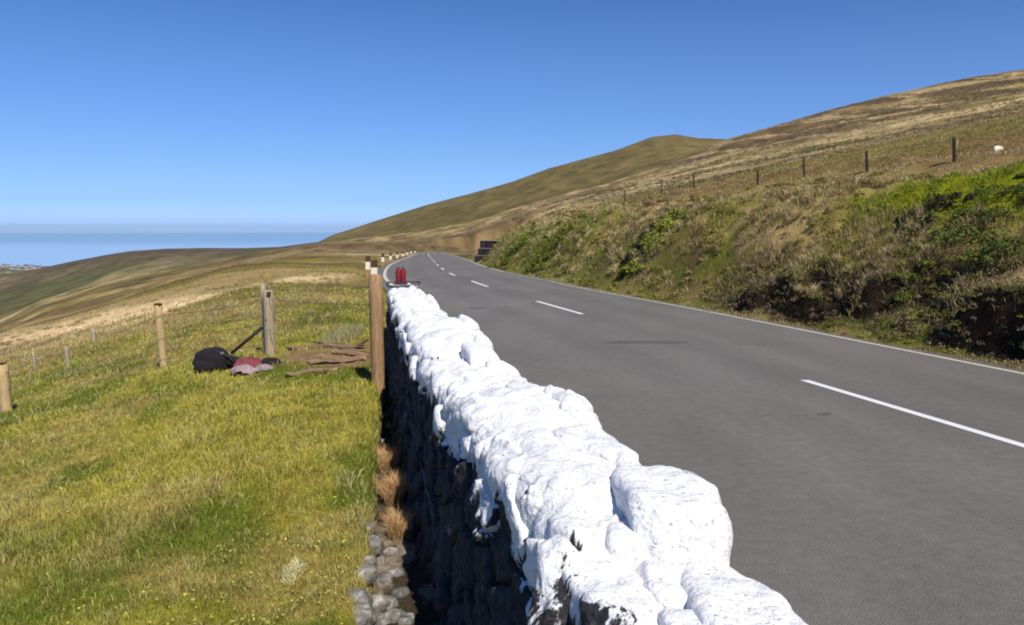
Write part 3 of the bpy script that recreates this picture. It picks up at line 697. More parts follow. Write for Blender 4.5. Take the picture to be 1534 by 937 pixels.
# rough grass on bank and hillsides
X, Y = sample_polar(400000, -.12, .80, 8.0, 85.0, 1.0)
n_ = bank_mask(X, Y); k = (n_ > .05); X, Y, n_ = X[k], Y[k], n_[k]
st = steepness(X, Y); k = (rng.uniform(0, 1, len(X)) > sm(.8, 1.7, st) * .9 * sm(3.6, 2.8, n_)); X, Y, n_ = X[k], Y[k], n_[k]
tus = fbm(X / .7, Y / .7, 3, 101); k = rng.uniform(0, 1, len(X)) < .35 + .9 * sm(.36, .58, tus); X, Y, n_, tus = X[k], Y[k], n_[k], tus[k]
Z = zfun(X, Y); cc = colours(X, Y, Z, np.zeros_like(X))
dry = fbm(X / 1.6, Y / 1.6, 3, 102); rr_ = rng.uniform(0, 1, len(X))
cc = np.where((rr_ < (.20 + .62 * sm(.46, .62, dry)) * (1 - np.clip(2 * lushf(X, Y), 0, 1)))[:, None], np.array([.42, .33, .165]) * rng.uniform(.6, 1.15, (len(X), 1)), cc)
h = rng.uniform(.05, .15, len(X)) * (1 - .6 * sm(5, 9, n_)) * (.6 + 1.0 * sm(.4, .7, tus)) * (.35 + .65 * sm(.2, 1.4, n_)) * (1 + .01 * Y); w = .004 * np.maximum(Y / 6, 1) * rng.uniform(.7, 1.3, len(X))
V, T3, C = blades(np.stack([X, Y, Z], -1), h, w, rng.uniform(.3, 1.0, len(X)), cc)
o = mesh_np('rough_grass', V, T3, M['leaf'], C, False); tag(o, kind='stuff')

# tussocks on the slope left of the fence and beyond
X, Y = sample_polar(60000, -.75, -.13, 14.0, 45.0, 1.0)
tus = fbm(X / 1.1, Y / 1.1, 3, 111); k = (tus > .50) & (X < edgeL(Y) - .5); X, Y = X[k], Y[k]
Z = zfun(X, Y); cc = colours(X, Y, Z, np.zeros_like(X)) * 1.15
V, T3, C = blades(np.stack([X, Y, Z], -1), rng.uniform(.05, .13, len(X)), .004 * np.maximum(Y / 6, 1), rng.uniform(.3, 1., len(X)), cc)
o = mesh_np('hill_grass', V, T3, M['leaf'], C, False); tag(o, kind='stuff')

# heather and bilberry carpet on the bank
X, Y = sample_polar(4200, -.08, .74, 9.5, 62, 1.0); n_ = bank_mask(X, Y)
k = (n_ > .25) & (n_ < 11) & (fbm(X / 2.2, Y / 2.2, 3, 121) + .14 * (n_ < 3) > .44); X, Y, n_ = X[k], Y[k], n_[k]; Z = zfun(X, Y)
pal = np.array([[.10, .066, .030], [.13, .080, .042], [.14, .125, .02], [.19, .18, .025], [.22, .16, .07], [.085, .075, .02]])
ch = (vnoise(X / 1.8, Y / 1.8, 131) * 6 * .75 + rng.uniform(0, 1.5, len(X))).astype(int) % 6
greenside = sm(.0, .35, (Y - 26) / 20) * sm(5, 2, n_); ch = np.where(rng.uniform(0, 1, len(X)) < greenside * .55, rng.integers(2, 4, len(X)), ch)
ch = np.where((lushf(X, Y) > .25) & (ch != 5), 3, ch)
rad = rng.uniform(.08, .24, len(X)) * (.7 + Y * .012)
V, Fq, C = leaves(np.stack([X, Y, Z + rad * .15], -1), rad, 120, .013 * np.maximum(Y / 11, 1), np.where((lushf(X, Y) > .25)[:, None], np.array([[.22, .25, .012]]), pal[ch]), .65)
o = mesh_np('heather_cover', V, Fq, M['leaf'], C, False); tag(o, kind='stuff')

# fringe of heather roots and grass hanging over the peat face
Yf = rng.uniform(9.0, 20.5, 1000); nf = rng.uniform(.35, 1.5, 1000); Xf = xr(Yf) + nf / .965; stf = steepness(Xf, Yf)
k = stf > .5; Xf, Yf = Xf[k], Yf[k]; Zf = zfun(Xf, Yf); pf = np.array([[.10, .065, .04], [.30, .24, .14], [.07, .09, .02], [.05, .035, .03]])
rf = rng.uniform(.03, .10, len(Xf))
V, Fq, C = leaves(np.stack([Xf, Yf, Zf + .03], -1), rf, 46, .012, pf[rng.integers(0, 4, len(Xf))], 1.0)
o = mesh_np('peat_face_roots', V, Fq, M['leaf'], C, False); tag(o, kind='stuff')

# heather and tussock clumps scattered over the open hill
X, Y = sample_polar(9000, -.16, .74, 62, 420, 1.0); k = (X > xr(np.minimum(Y, 180)) + 8) & (fbm(X / 14, Y / 22, 4, 231) > .46); X, Y = X[k], Y[k]; Z = zfun(X, Y)
ph_ = np.array([[.075, .05, .028], [.10, .085, .03], [.055, .042, .022], [.34, .27, .14], [.30, .23, .12]]); rh_ = rng.uniform(.12, .4, len(X)) * (Y / 90) ** .5
V, Fq, C = leaves(np.stack([X, Y, Z], -1), rh_, 16, .05 * np.maximum(Y / 60, 1) ** .8, ph_[(vnoise(X / 16, Y / 22, 232) * 3 + rng.uniform(0, 2.4, len(X))).astype(int) % 5], .6)
o = mesh_np('hill_heather', V, Fq, M['leaf'], C, False); tag(o, kind='stuff')
# grit along the road edge
Yg = rng.uniform(7, 40, 9000) ; ng = rng.normal(-.02, .07, 9000); Xg = xr(Yg) + ng
V, Fq, C = leaves(np.stack([Xg, Yg, zroad(Yg) + .006], -1), np.full(9000, .004), 2, .007 * np.maximum(Yg / 14, .8), np.tile(np.array([[.20, .17, .13]]), (9000, 1)), .3)
o = mesh_np('verge_grit', V, Fq, M['leaf'], C, False); tag(o, kind='stuff')

# straw tussocks
def tussocks(name, X, Y, per, hgt, wid, pal, rad):
    n = len(X); idx = np.repeat(np.arange(n), per); a = rng.uniform(0, 6.283, len(idx)); r = rad[idx] * rng.uniform(0, 1, len(idx)) ** .7
    x = X[idx] + r * np.cos(a); y = Y[idx] + r * np.sin(a); z = zfun(x, y)
    hh = hgt[idx] * rng.uniform(.6, 1.15, len(idx)); nb = len(idx)
    col = pal[rng.integers(0, len(pal), n)][idx] * rng.uniform(.75, 1.15, (nb, 1))
    V, T3, C = blades(np.stack([x, y, z], -1), hh, wid[idx], rng.uniform(.35, 1.05, nb), col, 1.15, .15)
    o = mesh_np(name, V, T3, M['leaf'], C, False); tag(o, kind='stuff')
strawp = np.array([[.50, .39, .20], [.42, .32, .15], [.34, .25, .12], [.27, .21, .08]])
X, Y = sample_polar(7000, -.06, .76, 10, 60, 1.0); n_ = bank_mask(X, Y); k = (n_ > .9) & (n_ < 9) & (lushf(X, Y) < .3) & (fbm(X / 2.6, Y / 2.6, 3, 141) > .49); X, Y = X[k], Y[k]
tussocks('straw_tussocks', X, Y, 42, rng.uniform(.12, .30, len(X)), .006 * np.maximum(Y / 8, 1), strawp, rng.uniform(.05, .16, len(X)))
X, Y = sample_polar(1500, -.72, -.22, 13, 34, 1.0); k = fbm(X / 1.8, Y / 1.8, 3, 142) > .47; X, Y = X[k], Y[k]
tussocks('pale_tussocks', X, Y, 34, rng.uniform(.06, .15, len(X)), .005 * np.maximum(Y / 8, 1), strawp * .8, rng.uniform(.08, .2, len(X)))

def bush(name, x, y, r, col, label, N=3500, size=.03, flat=.75, cat='bush', group=None):
    z = ground(x, y); root = empty(name, (x, y, z)); tag(root, label, cat, group)
    k = 9; k = 26; cn = np.stack([rng.uniform(-1, 1, k) * r, rng.uniform(-.8, .8, k) * r, np.zeros(k)], -1); rad = rng.uniform(.14, .42, k) * r * (1.1 - .5 * np.abs(cn[:, 0]) / r); cn[:, 2] = zfun(x + cn[:, 0], y + cn[:, 1]) - z - rad * .05
    cols = np.array(col)[None] * rng.uniform(.6, 1.35, (k, 1))
    V, Fq, C = leaves(cn, rad, N // k, size, cols, flat)
    mesh_np('foliage', V, Fq, M['leaf'], C, False, root)
    bm = bmesh.new()
    for i in range(7):
        a = random.uniform(0, 6.28); q = (math.cos(a) * r * .35, math.sin(a) * r * .35, min(.2 * r, .16) * random.uniform(.6, 1)); tube(bm, [(0, 0, -.1), (q[0] * .4, q[1] * .4, q[2] * .6), q], [.014, .01, .004], 5)
    link_bm('stem', bm, M['darkwood'], root)
def bush_at(px, py, *a, **k):
    x, y, z = hit(px, py, 8); bush('low_bush', x, y, *a, **k)
bush_at(1470, 350, 1.3, (.085, .11, .014), 'wide deep green bush on the bank just below the bright yellow-green patch', N=11000, size=.03, flat=.45)
bush_at(1395, 316, .6, (.022, .02, .01), 'dark heather bush beside the deep green bush on the right bank', N=4500, size=.03)
bush_at(985, 352, 1.1, (.17, .19, .02), 'yellow-green bush on the crest of the bank above the middle of the road', N=5000, size=.05)
bush_at(960, 372, .7, (.03, .022, .012), 'dark brown heather bush just below the yellow-green bush on the bank crest', N=3500, size=.045)
bush_at(772, 380, 1.5, (.09, .12, .014), 'rounded deep green bush at the far end of the bank beside the dark retaining wall', N=5500, size=.06)
bush_at(835, 368, 1.5, (.11, .12, .014), 'olive green bush on the bank, next right of the rounded deep green bush', N=5500, size=.06)
bush_at(1265, 452, .55, (.028, .014, .012), 'small dark purplish heather bush hanging over the peat face above the road edge', N=3500, size=.022)

# ------------------------------------------------------------------ timber posts
def post_mesh(name, h, w, mat, parent, loc, lean=(0, 0), depth=None, roundish=True, seg=10, top_chamfer=True):
    bm = bmesh.new(); n = 7; pts = [(lean[0] * k / n * h, lean[1] * k / n * h, -.25 + (h + .25) * k / n) for k in range(n + 1)]
    rr = [w / 2 * (1 + random.uniform(-.04, .04)) for _ in pts]
    tube(bm, pts + [(pts[-1][0], pts[-1][1], pts[-1][2] + w * .12)], rr + [w * .33], seg)
    return link_bm(name, bm, mat, parent, True, loc)
def wire_mesh(name, pts, parent, r=.002, sag=.02):
    bm = bmesh.new()
    for a, b in zip(pts[:-1], pts[1:]):
        a, b = Vector(a), Vector(b); q = [a.lerp(b, k / 6) - Vector((0, 0, sag * math.sin(math.pi * k / 6))) for k in range(7)]
        tube(bm, q, r, 4, False)
    return link_bm(name, bm, M['wire'], parent)
fence = empty('meadow_fence', (0, 0, 0)); tag(fence, 'open post and wire fence crossing the grassy slope left of the white wall', 'fence')
def place_post(pxb, pyb, pyt, wpx, Y, mat, name='fence_post', lean=(0, 0), parent=fence):
    x, y, zb = at_y(pxb, pyb, Y); zt = at_y(pxb, pyt, Y)[2]; g = ground(x, y)
    o = post_mesh(name, zt - g, wpx / F * Y, mat, parent, (x, y, g), lean); return (x, y, g, zt)
pA = place_post(12, 628, 548, 17, 10.5, M['newwood'], lean=(-.05, 0))
pB = place_post(247, 555, 458, 12, 11.5, M['newwood'], lean=(-.06, 0))
pC = place_post(405, 525, 437, 16, 11.0, M['oldwood'], lean=(-.005, 0))
pC2 = place_post(397, 522, 427, 9, 11.12, M['oldwood'], lean=(-.0, 0))
pD = place_post(567, 600, 414, 21, 8.7, M['brownwood'], lean=(-.005, 0))
pZ = (-10.2, 9.6, ground(-10.2, 9.6), ground(-10.2, 9.6) + .8)
for p, mt in ((pB, None), (pA, None)):
    bm = bmesh.new(); box(bm, (0, 0, 0), (.10, .10, .05), .01); w_ = link_bm('weathered_top', bm, M['darkwood'], fence, False, (p[0] - .055 * (p[3] - p[2]), p[1], p[3] + .01))
for o_, (dx, dz, s) in enumerate([(.03, -.02, .05), (-.02, -.4, .018), (.02, -.55, .015)]):
    bm = bmesh.new(); box(bm, (0, 0, 0), (s, s, s), .004); link_bm('staple', bm, M['cap'], fence, False, (pC[0] + dx, pC[1] - .08, pC[3] + dz))
post_mesh('fence_post', .8, .12, M['newwood'], fence, pZ[:3], (-.05, 0))
for f_ in (.18, .5, .85):
    ps = [(p[0] - .05 * (p[3] - p[2]) * f_ * 0, p[1] - .05, p[2] + (p[3] - p[2]) * f_) for p in (pZ, pA, pB, pC)]
    wire_mesh('wire', ps, fence, .0038)
for f_ in (.35, .88):
    wire_mesh('wire', [(pC[0], pC[1] - .05, pC[2] + (pC[3] - pC[2]) * f_), (pD[0], pD[1] + .07, pD[2] + (pD[3] - pD[2]) * (f_ * .8 + .05))], fence, .0038)

# loose wire hanging along the foot of the wall
lw_ = [(-1.32, 8.6, .95), (-.72, 5.6, .42), (-.50, 4.6, .28), (-.37, 4.0, .2), (-.23, 3.4, .17), (-.10, 2.9, .15), (.06, 2.3, .10)]
bm = bmesh.new(); tube(bm, lw_, .003, 5); tag(link_bm('loose_wire', bm, M['wire']), 'thin grey wire trailing down along the dark foot of the whitewashed wall', 'wire')

# thin old stakes further down the slope
for px, py, pt, wp, Y, lab in [(104, 575, 520, 6, 14.5, 'thin brown stake standing in rough grass between the two pale fence posts'), (53, 560, 532, 5, 16, 'short thin stake left of the brown stake in rough grass, nearer the leftmost post'), (141, 512, 498, 7, 19, 'small pale stub of a post at the edge of the straw-coloured slope')]:
    x, y, zb = at_y(px, py, Y); g = ground(x, y); o = post_mesh('wooden_stake', max(.35, at_y(px, pt, Y)[2] - g), wp / F * Y, M['oldwood'], None, (x, y, g), (-.04, 0)); tag(o, lab, 'stake', 'old stakes on the slope')

# hillside fence, right
hf = empty('hillside_fence', (0, 0, 0)); tag(hf, 'line of dark posts with wire running along the hillside above the right bank', 'fence')
pts = []
for px, pb, pt in [(1560, 246, 212), (1430, 252, 222), (1299, 268, 227), (1205, 278, 237), (1136, 292, 258), (1040, 286, 262), (992, 290, 270), (937, 300, 286)]:
    Y = {1560: 22, 1430: 26, 1299: 31, 1205: 36, 1136: 41, 1040: 50, 992: 58, 937: 70}[px]
    x = at_y(px, pb, Y)[0]; g = ground(x, Y); zt = max(at_y(px, pt, Y)[2], g + .8)
    wd = {1299: .13, 1430: .13, 1560: .13, 1136: .12}.get(px, .10)
    post_mesh('fence_post', zt - g, wd, M['darkwood'], hf, (x, Y, g), (-.09, 0), seg=6); pts.append((x - .09 * (zt - g), Y, g, zt))
    bm = bmesh.new(); box(bm, (0, 0, 0), (.035, .05, .3), .004); link_bm('sunlit_side_strip', bm, M['newwood'], hf, False, (x - .09 * (zt - g) + wd / 2 + .018, Y - .01, zt - .2)) if px in (1299, 1430) else bm.free()  # added pale strip stands in for the post's sunlit right side
for f_ in (.3, .6, .92):
    wire_mesh('wire', [(p[0] + .09 * (1 - f_) * (p[3] - p[2]), p[1], p[2] + (p[3] - p[2]) * f_) for p in pts], hf, .003)

# roadside marker posts
def marker(x, y, h, w, label, g=None, band_h=.28, yaw=0):
    g = ground(x, y) if g is None else g
    root = empty('marker_post', (x, y, g)); tag(root, label, 'marker post', 'white banded marker posts along the left verge')
    bm = bmesh.new(); box(bm, (0, 0, (h - .25 - band_h) / 2 - .1), (w, w, h - .25 - band_h + .2), .006); link_bm('post', bm, M['brownwood'], root)
    bm = bmesh.new(); box(bm, (0, 0, h - .25 - band_h / 2), (w * 1.04, w * 1.04, band_h), .006); link_bm('white_band', bm, M['band'], root)
    bm = bmesh.new(); box(bm, (0, 0, h - .125), (w, w, .25), .02); link_bm('dark_top', bm, M['cap'], root)
labs = ['nearest banded marker post, seen directly above the big brown fence post', 'second banded marker post, just left of and behind the nearest one', 'third banded marker post, first of the small ones beyond the bend of the edge line', 'fourth banded marker post, next right of the first small one', 'fifth banded marker post along the verge', 'sixth banded marker post along the verge', 'seventh banded marker post where the white specks begin to merge', 'eighth banded marker post among the merging white specks', 'ninth banded marker post, farthest of the row near the road crest']
for k, (px, pt, pb, Y, w) in enumerate([(560.5, 390, 436, 26, .20), (551, 384, 425, 33.5, .18), (573.5, 380, 395, 50, .17), (585, 379, 392, 62, .17), (595, 378, 389.5, 74, .18), (603.5, 377, 387, 86, .18), (610, 375.5, 384, 100, .19), (616, 374.5, 382.5, 114, .19), (622, 374, 381, 128, .2)]):
    x, y, zt = at_y(px, pt, Y); zb = at_y(px, pb, Y)[2]; g = min(ground(x, Y), zt - .7)
    g = max(g, zt - 1.3)
    h = zt - g; marker(x, Y, h, w, labs[k], g, .34 if Y < 40 else min(.30, h * .4))

# ------------------------------------------------------------------ things at the far end of the wall
root = empty('end_plate', (-1.74, 12.28, 1.09), (0, 0, R_(8))); tag(root, 'dark metal tray with black rim lying on the far end of the white wall', 'metal tray')
bm = bmesh.new(); box(bm, (0, 0, .0), (.44, .34, .02), .004); link_bm('plate', bm, M['plate'], root)
bm = bmesh.new(); tube(bm, [(-.24, -.17, .02), (-.1, -.2, .01), (.10, -.2, .03), (.24, -.17, .05), (.26, 0, .06), (.24, .17, .06), (0, .2, .06), (-.24, .18, .06), (-.26, 0, .04), (-.24, -.17, .02)], .018, 6); link_bm('rim', bm, M['darkmetal'], root)
root = empty('red_canister', (-1.80, 12.42, 1.12)); tag(root, 'dark red twin canister standing upright on the far end of the white wall', 'canister')
for sx in (-.040, .038):
    bm = bmesh.new(); tube(bm, [(sx, 0, 0), (sx, 0, .02), (sx, 0, .21), (sx, 0, .235), (sx, 0, .25)], [.038, .046, .046, .038, .02], 14); link_bm('cylinder', bm, M['red'], root, True)
    bm = bmesh.new(); tube(bm, [(sx, 0, .25), (sx, 0, .27)], .018, 10); link_bm('cap', bm, M['strap'], root, True)
bm = bmesh.new(); box(bm, (0, 0, .02), (.2, .11, .03), .01); link_bm('base', bm, M['darkmetal'], root)

# ------------------------------------------------------------------ backpack, jacket, pole by the weathered post
def blob(name, dims, mat, parent, loc, rot=(0, 0, 0), amp=.12, fr=3.0, sub=4, flat_bottom=True, seed=0, power=2.6):
    bm = bmesh.new(); bmesh.ops.create_icosphere(bm, subdivisions=sub, radius=1)
    for v in bm.verts:
        d = v.co.normalized(); s = (abs(d.x) ** power + abs(d.y) ** power + abs(d.z) ** power) ** (-1 / power)
        q = d * s * (1 + amp * mn.noise(d * fr + Vector((seed, 0, 0))) + amp * .5 * (abs(mn.noise(d * fr * 2.3 + Vector((0, seed, 0)))) - .3))
        v.co = Vector((q.x * dims[0], q.y * dims[1], q.z * dims[2] * (.45 if flat_bottom and q.z < 0 else 1)))
    o = link_bm(name, bm, mat, parent, True, loc); o.rotation_euler = rot; return o
bx, by, bz = hit(322, 556, 6)
root = empty('backpack', (bx, by, bz), (0, 0, R_(12))); tag(root, 'black backpack lying on its side in the grass left of the weathered post', 'backpack')
blob('body', (.25, .17, .21), M['black'], root, (-.04, 0, .11), (0, R_(6), 0), .16, 1.8, seed=3, power=2.2)
blob('front_pocket', (.14, .06, .10), M['black'], root, (-.10, -.13, .07), (0, 0, 0), .08, 2, 3, seed=5)
blob('lid', (.13, .12, .09), M['black'], root, (.24, 0, .10), (0, R_(25), 0), .12, 2.5, 3, seed=8)
bm = bmesh.new(); tube(bm, [(-.1, -.05, .27), (.05, -.09, .27), (.2, -.12, .2), (.3, -.13, .08)], .010, 6, sq=2.0); link_bm('shoulder_strap', bm, M['strap'], root, True)
bm = bmesh.new(); box(bm, (.12, -.12, .255), (.04, .02, .03), .004); link_bm('buckle', bm, M['silver'], root)
bm = bmesh.new(); tube(bm, [(-.21, -.12, .02), (-.16, -.14, -.0), (-.1, -.13, .02)], .02, 6); link_bm('side_strap', bm, M['strap'], root, True)
jx, jy, jz = hit(378, 556, 6)
def cloth(name, w, d, hgt, mat, parent, loc, seed, rot=0):
    n = 26; V = []
    for i in range(n):
        for j in range(n):
            u, v = i / (n - 1) * 2 - 1, j / (n - 1) * 2 - 1; e = max(0, 1 - (abs(u) ** 2.5 + abs(v) ** 2.5) * .6)
            wv = mn.noise(Vector((u * 2.1, v * 2.1, seed))) ; w2 = 1 - abs(mn.noise(Vector((u * 3.3 + wv, v * 3.3, seed + 9)))) * 2
            edge = 1 + .18 * mn.noise(Vector((u * 2, v * 2, seed + 4)))
            V.append((u * w * edge * (1 - .3 * v * v), v * d * edge * (1 - .3 * u * u), hgt * (e ** .9) * (.45 + .55 * w2) - .02 + .004))
    Fc = [(i * n + j, (i + 1) * n + j, (i + 1) * n + j + 1, i * n + j + 1) for i in range(n - 1) for j in range(n - 1)]
    o = pymesh(name, V, Fc, mat, parent); m_ = o.modifiers.new('thickness', 'SOLIDIFY'); m_.thickness = .008; o.location = loc; o.rotation_euler = (0, 0, rot); return o
root = empty('jacket', (jx, jy, jz)); tag(root, 'crumpled red and pale pink jacket lying in the grass beside the weathered post', 'jacket')
cloth('red_panel', .21, .18, .20, M['redcloth'], root, (-.06, .10, 0), 3.2, .3)
cloth('pale_lining', .19, .12, .12, M['pink'], root, (-.06, -.10, 0), 7.7, -.2)
cloth('sleeve', .16, .07, .11, M['pink'], root, (.18, -.06, .01), 1.4, -.35)
cloth('dark_sleeve', .17, .07, .15, M['black'], root, (.20, .10, .03), 5.4, .1)
cloth('dark_hem', .13, .05, .05, M['black'], root, (.22, -.16, 0), 9.4, .1)
a = at_y(346, 527, 10.9); b_ = at_y(393, 491, 10.98)
bm = bmesh.new(); tube(bm, [(a[0], a[1], a[2] - .03), b_], [.020, .026], 8); tag(link_bm('black_pole', bm, M['strap'], None, True), 'black pole leaning from the backpack up against the weathered post', 'pole')

# sticks and roots on the bare earth
for k, (p0, p1, p2, lab) in enumerate([((478, 538), (500, 541), (522, 539), 'straight dark stick lying on the bare earth left of the brown fence post'), ((467, 514), (482, 516), (497, 523), 'bent dark stick on the upper edge of the bare earth patch'), ((474, 563), (488, 560), (500, 553), 'dark stick at the lower edge of the bare earth patch'), ((535, 520), (545, 515), (552, 510), 'short dark twig beside the brown fence post')]):
    q = [hit(*p, 4) for p in (p0, p1, p2)]; bm = bmesh.new(); tube(bm, [(x, y, z + .015) for x, y, z in q], [.012, .018, .009], 6); tag(link_bm('stick', bm, M['darkwood'], None, True), lab, 'stick', 'sticks on the bare earth')

for (p0, p1, wd, lab) in [((432, 524), (548, 522), .10, 'long weathered plank lying flat between the weathered post and the brown post'), ((462, 547), (546, 541), .13, 'wide broken plank below the long one on the bare earth'), ((428, 566), (505, 557), .08, 'narrow pale board at the front edge of the bare earth'), ((500, 531), (552, 536), .07, 'short splintered board close to the foot of the brown post')]:
    a = hit(*p0, 4); b_ = hit(*p1, 4); d = Vector(b_) - Vector(a); L_ = d.length
    bm = bmesh.new(); nseg = 8; ring = []
    for i in range(nseg + 1):
        u = i / nseg; e_ = 1 + .25 * mn.noise(Vector((u * 4, wd * 50, 0))); zz = .035 * math.sin(u * 9 + wd * 40) * .4
        ring.append([bm.verts.new((u * L_, sgn * wd / 2 * e_ + (random.uniform(-.02, .02) if i in (0, nseg) else 0), zz + dz)) for sgn, dz in ((-1, 0), (1, 0), (1, .028), (-1, .028))])
    for i in range(nseg):
        for k in range(4): bm.faces.new((ring[i][k], ring[i][(k + 1) % 4], ring[i + 1][(k + 1) % 4], ring[i + 1][k]))
    bm.faces.new(ring[0][::-1]); bm.faces.new(ring[-1])
    o = link_bm('plank', bm, M['oldplank'], None, False, (a[0], a[1], a[2] + .03)); o.rotation_euler = d.to_track_quat('X', 'Z').to_euler(); tag(o, lab, 'plank', 'broken planks on the bare earth')

# ------------------------------------------------------------------ loose stones at the foot of the wall
def rock(name, r, mat, loc, label, group, rot=0, sc=(1, .8, .7), cat='stone'):
    bm = bmesh.new(); bmesh.ops.create_icosphere(bm, subdivisions=3, radius=1); sd_ = random.uniform(0, 99)
    for v in bm.verts:
        d = v.co.copy(); q = d * (1 + .30 * mn.noise(d * 1.4 + Vector((sd_, 0, 0))) + .10 * mn.noise(d * 4 + Vector((0, sd_, 0)))); m_ = max(abs(q.x), abs(q.y), abs(q.z)); q = q.lerp(q / m_ * .8, .62)
        v.co = Vector((q.x * sc[0], q.y * sc[1], q.z * sc[2])) * r
    o = link_bm(name, bm, mat, None, True, loc); o.rotation_euler = (random.uniform(-.3, .3), random.uniform(-.3, .3), rot); return tag(o, label, cat, group)
spots = [(538, 925, .11, 'pale grey stone at the very bottom of the strip between turf and wall'), (545, 860, .10, 'grey stone in the strip beside the wall, just above the bottom one'), (560, 905, .09, 'rough grey stone against the wall foot near the bottom of the picture'), (555, 815, .08, 'small grey stone in the strip below the dry grass tuft'), (575, 870, .07, 'dark-flecked stone near the wall foot below the dry tuft'), (590, 925, .09, 'pale stone half under the dark wall face at the bottom'), (572, 662, .05, 'stone just above the tan dry grass tuft')]
more = [(550, 845, .07, 'pale stone against the turf edge level with the lower straw tuft'), (566, 840, .06, 'small pale stone in the middle of the strip below the tufts'), (577, 905, .08, 'broad pale stone in the middle of the strip near the bottom'), (545, 905, .06, 'small stone wedged between turf and the flat stone'), (568, 932, .08, 'grey stone at the bottom edge in the middle of the strip'), (610, 930, .07, 'dark stone at the bottom edge right beside the wall foot'), (592, 860, .06, 'pale stone at the wall foot right under the lower straw tuft'), (548, 790, .07, 'third stone up the strip, above the small grey stone'), (585, 830, .06, 'small dark stone between the two dry tufts'), (536, 895, .08, 'flat stone jammed against the turf edge low in the strip'), (600, 890, .07, 'angular stone at the wall foot beside the loose wire'), (548, 935, .10, 'big grey stone cut off by the bottom edge of the picture')]
for k, (px, py, r_, lab) in enumerate(spots + more):
    x, y, z = hit(px, py, 2); rock('loose_stone', r_ * random.uniform(.75, 1.05), M['rubble'], (x, y, z - r_ * .1), lab, 'loose stones in the strip beside the wall', random.uniform(0, 3))

# dry tufts
def tuft(name, x, y, r, h, n, col, label, wd=.004, lean=(.3, 1.)):
    g = ground(x, y); a = rng.uniform(0, 6.28, n); rr_ = r * np.sqrt(rng.uniform(0, 1, n)); P = np.stack([rr_ * np.cos(a) * .7, rr_ * np.sin(a) * 1.6, np.zeros(n)], -1)
    P[:, 2] = zfun(x + P[:, 0], y + P[:, 1]) - g
    V, T3, C = blades(P, rng.uniform(.5, 1.2, n) * h, np.full(n, wd), rng.uniform(*lean, n), np.tile(np.array([col]), (n, 1)), 1.2, .4)
    o = mesh_np(name, V, T3, M['leaf'], C, False); o.location = (x, y, g); tag(o, label, 'grass tuft')
for px_, py_, r_, hh_, nn_, lab_ in [(582, 690, .09, .20, 900, 'uppermost rusty tan tuft of dead grass between the turf edge and the wall foot'), (590, 735, .09, .22, 1100, 'thick tan tuft of dead grass in the strip, just below the uppermost one'), (596, 790, .07, .18, 700, 'lower straw tuft in the strip beside the wall, above the loose grey stones')]:
    x, y = at(px_, py_, -.02); tuft('dry_tuft', x, y, r_, hh_, nn_, (.46, .29, .13), lab_)
x, y, z = hit(440, 862, 2); tuft('pale_tuft', x, y, .08, .05, 380, (.55, .50, .27), 'small cream-coloured tuft in the turf near the bottom of the picture')
x, y, z = hit(520, 720, 2); tuft('pale_tuft', x, y, .10, .15, 26, (.50, .47, .22), 'few long pale stalks leaning over the turf edge beside the wall', .005, (.8, 1.))
x, y, z = hit(515, 505, 5); tuft('pale_tuft', x, y, .45, .18, 900, (.27, .25, .13), 'wide greyish green clump above the bare earth left of the brown post', .006)

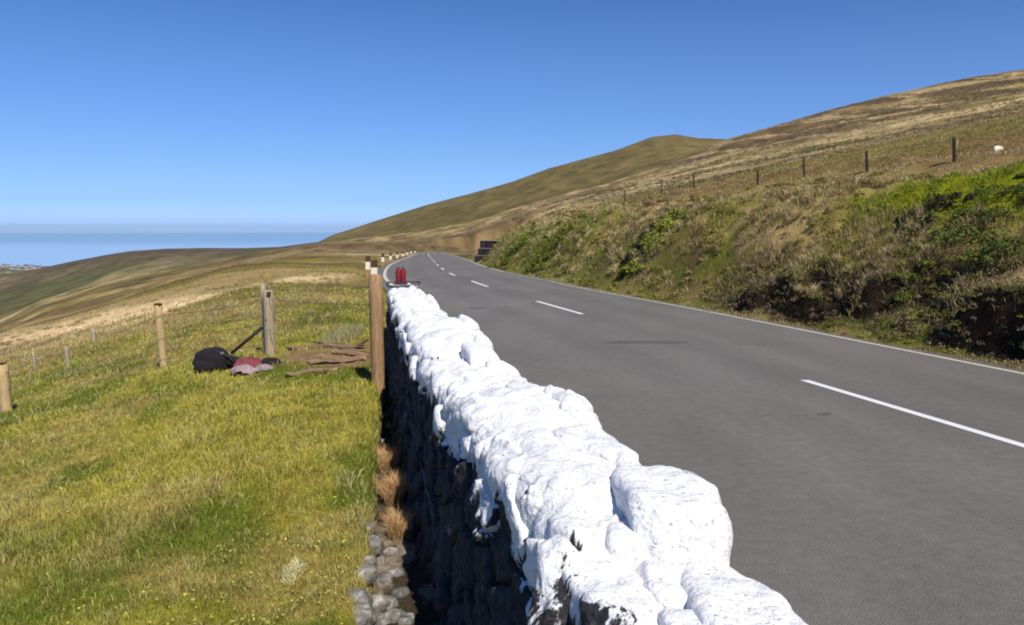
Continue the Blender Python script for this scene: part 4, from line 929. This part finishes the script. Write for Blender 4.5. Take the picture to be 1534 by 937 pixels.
# ------------------------------------------------------------------ dark retaining wall at the end of the bank
def build_retaining():
    x0, y0 = at_road(697, 391); root_z = float(zroad(y0)); ax = at_y(694, 388, 56)
    yy_ = 64.0; root = empty('retaining_wall', (float(xr(yy_)) + .38, yy_, float(zroad(yy_)) - .02), (0, 0, R_(-16))); tag(root, 'low dark retaining wall of stepped courses at the far end of the right bank', 'wall')
    z = 0
    for k, (dx, wd, h) in enumerate([(-.2, 1.9, .54), (0, 1.9, .60), (.2, 1.8, .64)]):
        x = dx
        n = 3
        for i in range(n):
            bw = wd / n * random.uniform(.9, 1.1); bm = bmesh.new(); box(bm, (x + bw / 2, .16 * k + random.uniform(-.04, .04), z + h / 2), (bw - .03, .7, h - .05), .05, .045); link_bm('block', bm, M['slate'], root); x += bw
        bm = bmesh.new(); box(bm, (dx + wd / 2, .12 * k - .02, z + h), (wd - .05, .62, .06), 0, .008); link_bm('mortar_bed', bm, M['mortar'], root)
        z += h
    bm = bmesh.new(); box(bm, (2.15, .2, 1.55), (.4, .4, .5), .05, .03); link_bm('pale_end_stone', bm, M['rubble'], root)
build_retaining()

x, y, z = hit(1493, 243, 27, 200); rock('white_rock', .22, M['band'], (x, y, z + .08), 'small white rock lying on the hillside right of the farthest right fence post', None, .6, (1.3, .5, .8), 'rock')

# town on the coast
def house(x, y, z, w, d, h, rot):
    root = empty('far_house', (x, y, z), (0, 0, rot)); tag(root, 'tiny pale building of the town on the far coast at the left edge', 'house', 'buildings of the far coastal town')
    bm = bmesh.new(); box(bm, (0, 0, h / 2 - 2), (w, d, h + 4)); link_bm('walls', bm, M['house'], root)
    bm = bmesh.new(); v = [bm.verts.new(q) for q in ((-w / 2 - .5, -d / 2 - .5, h), (w / 2 + .5, -d / 2 - .5, h), (w / 2 + .5, d / 2 + .5, h), (-w / 2 - .5, d / 2 + .5, h), (-w / 2, 0, h + d * .4), (w / 2, 0, h + d * .4))]
    for f in ((0, 1, 5, 4), (2, 3, 4, 5), (0, 4, 3), (1, 2, 5), (3, 2, 1, 0)): bm.faces.new([v[i] for i in f])
    link_bm('roof', bm, M['roof'], root)
rh = random.Random(5)
for k in range(34):
    Y = rh.uniform(5600, 7000); px = rh.uniform(-4, 62); X = (px - PX) / F * Y
    house(X, Y, ground(X, Y), rh.uniform(14, 42), rh.uniform(10, 16), rh.uniform(6, 13), rh.uniform(-.4, .4))

# ------------------------------------------------------------------ haze
bm = bmesh.new(); box(bm, (0, 25000, 50), (170000, 130000, 720 + 20))
hz = bpy.data.materials.new('haze'); hz.use_nodes = True; nt = hz.node_tree; nt.nodes.clear()
out = nt.nodes.new('ShaderNodeOutputMaterial'); pv = nt.nodes.new('ShaderNodeVolumePrincipled')
pv.inputs['Color'].default_value = (.55, .80, 1.0, 1); pv.inputs['Density'].default_value = .000015; pv.inputs['Anisotropy'].default_value = .0
nt.links.new(pv.outputs[0], out.inputs['Volume']); o = link_bm('haze', bm, hz); tag(o, kind='stuff')
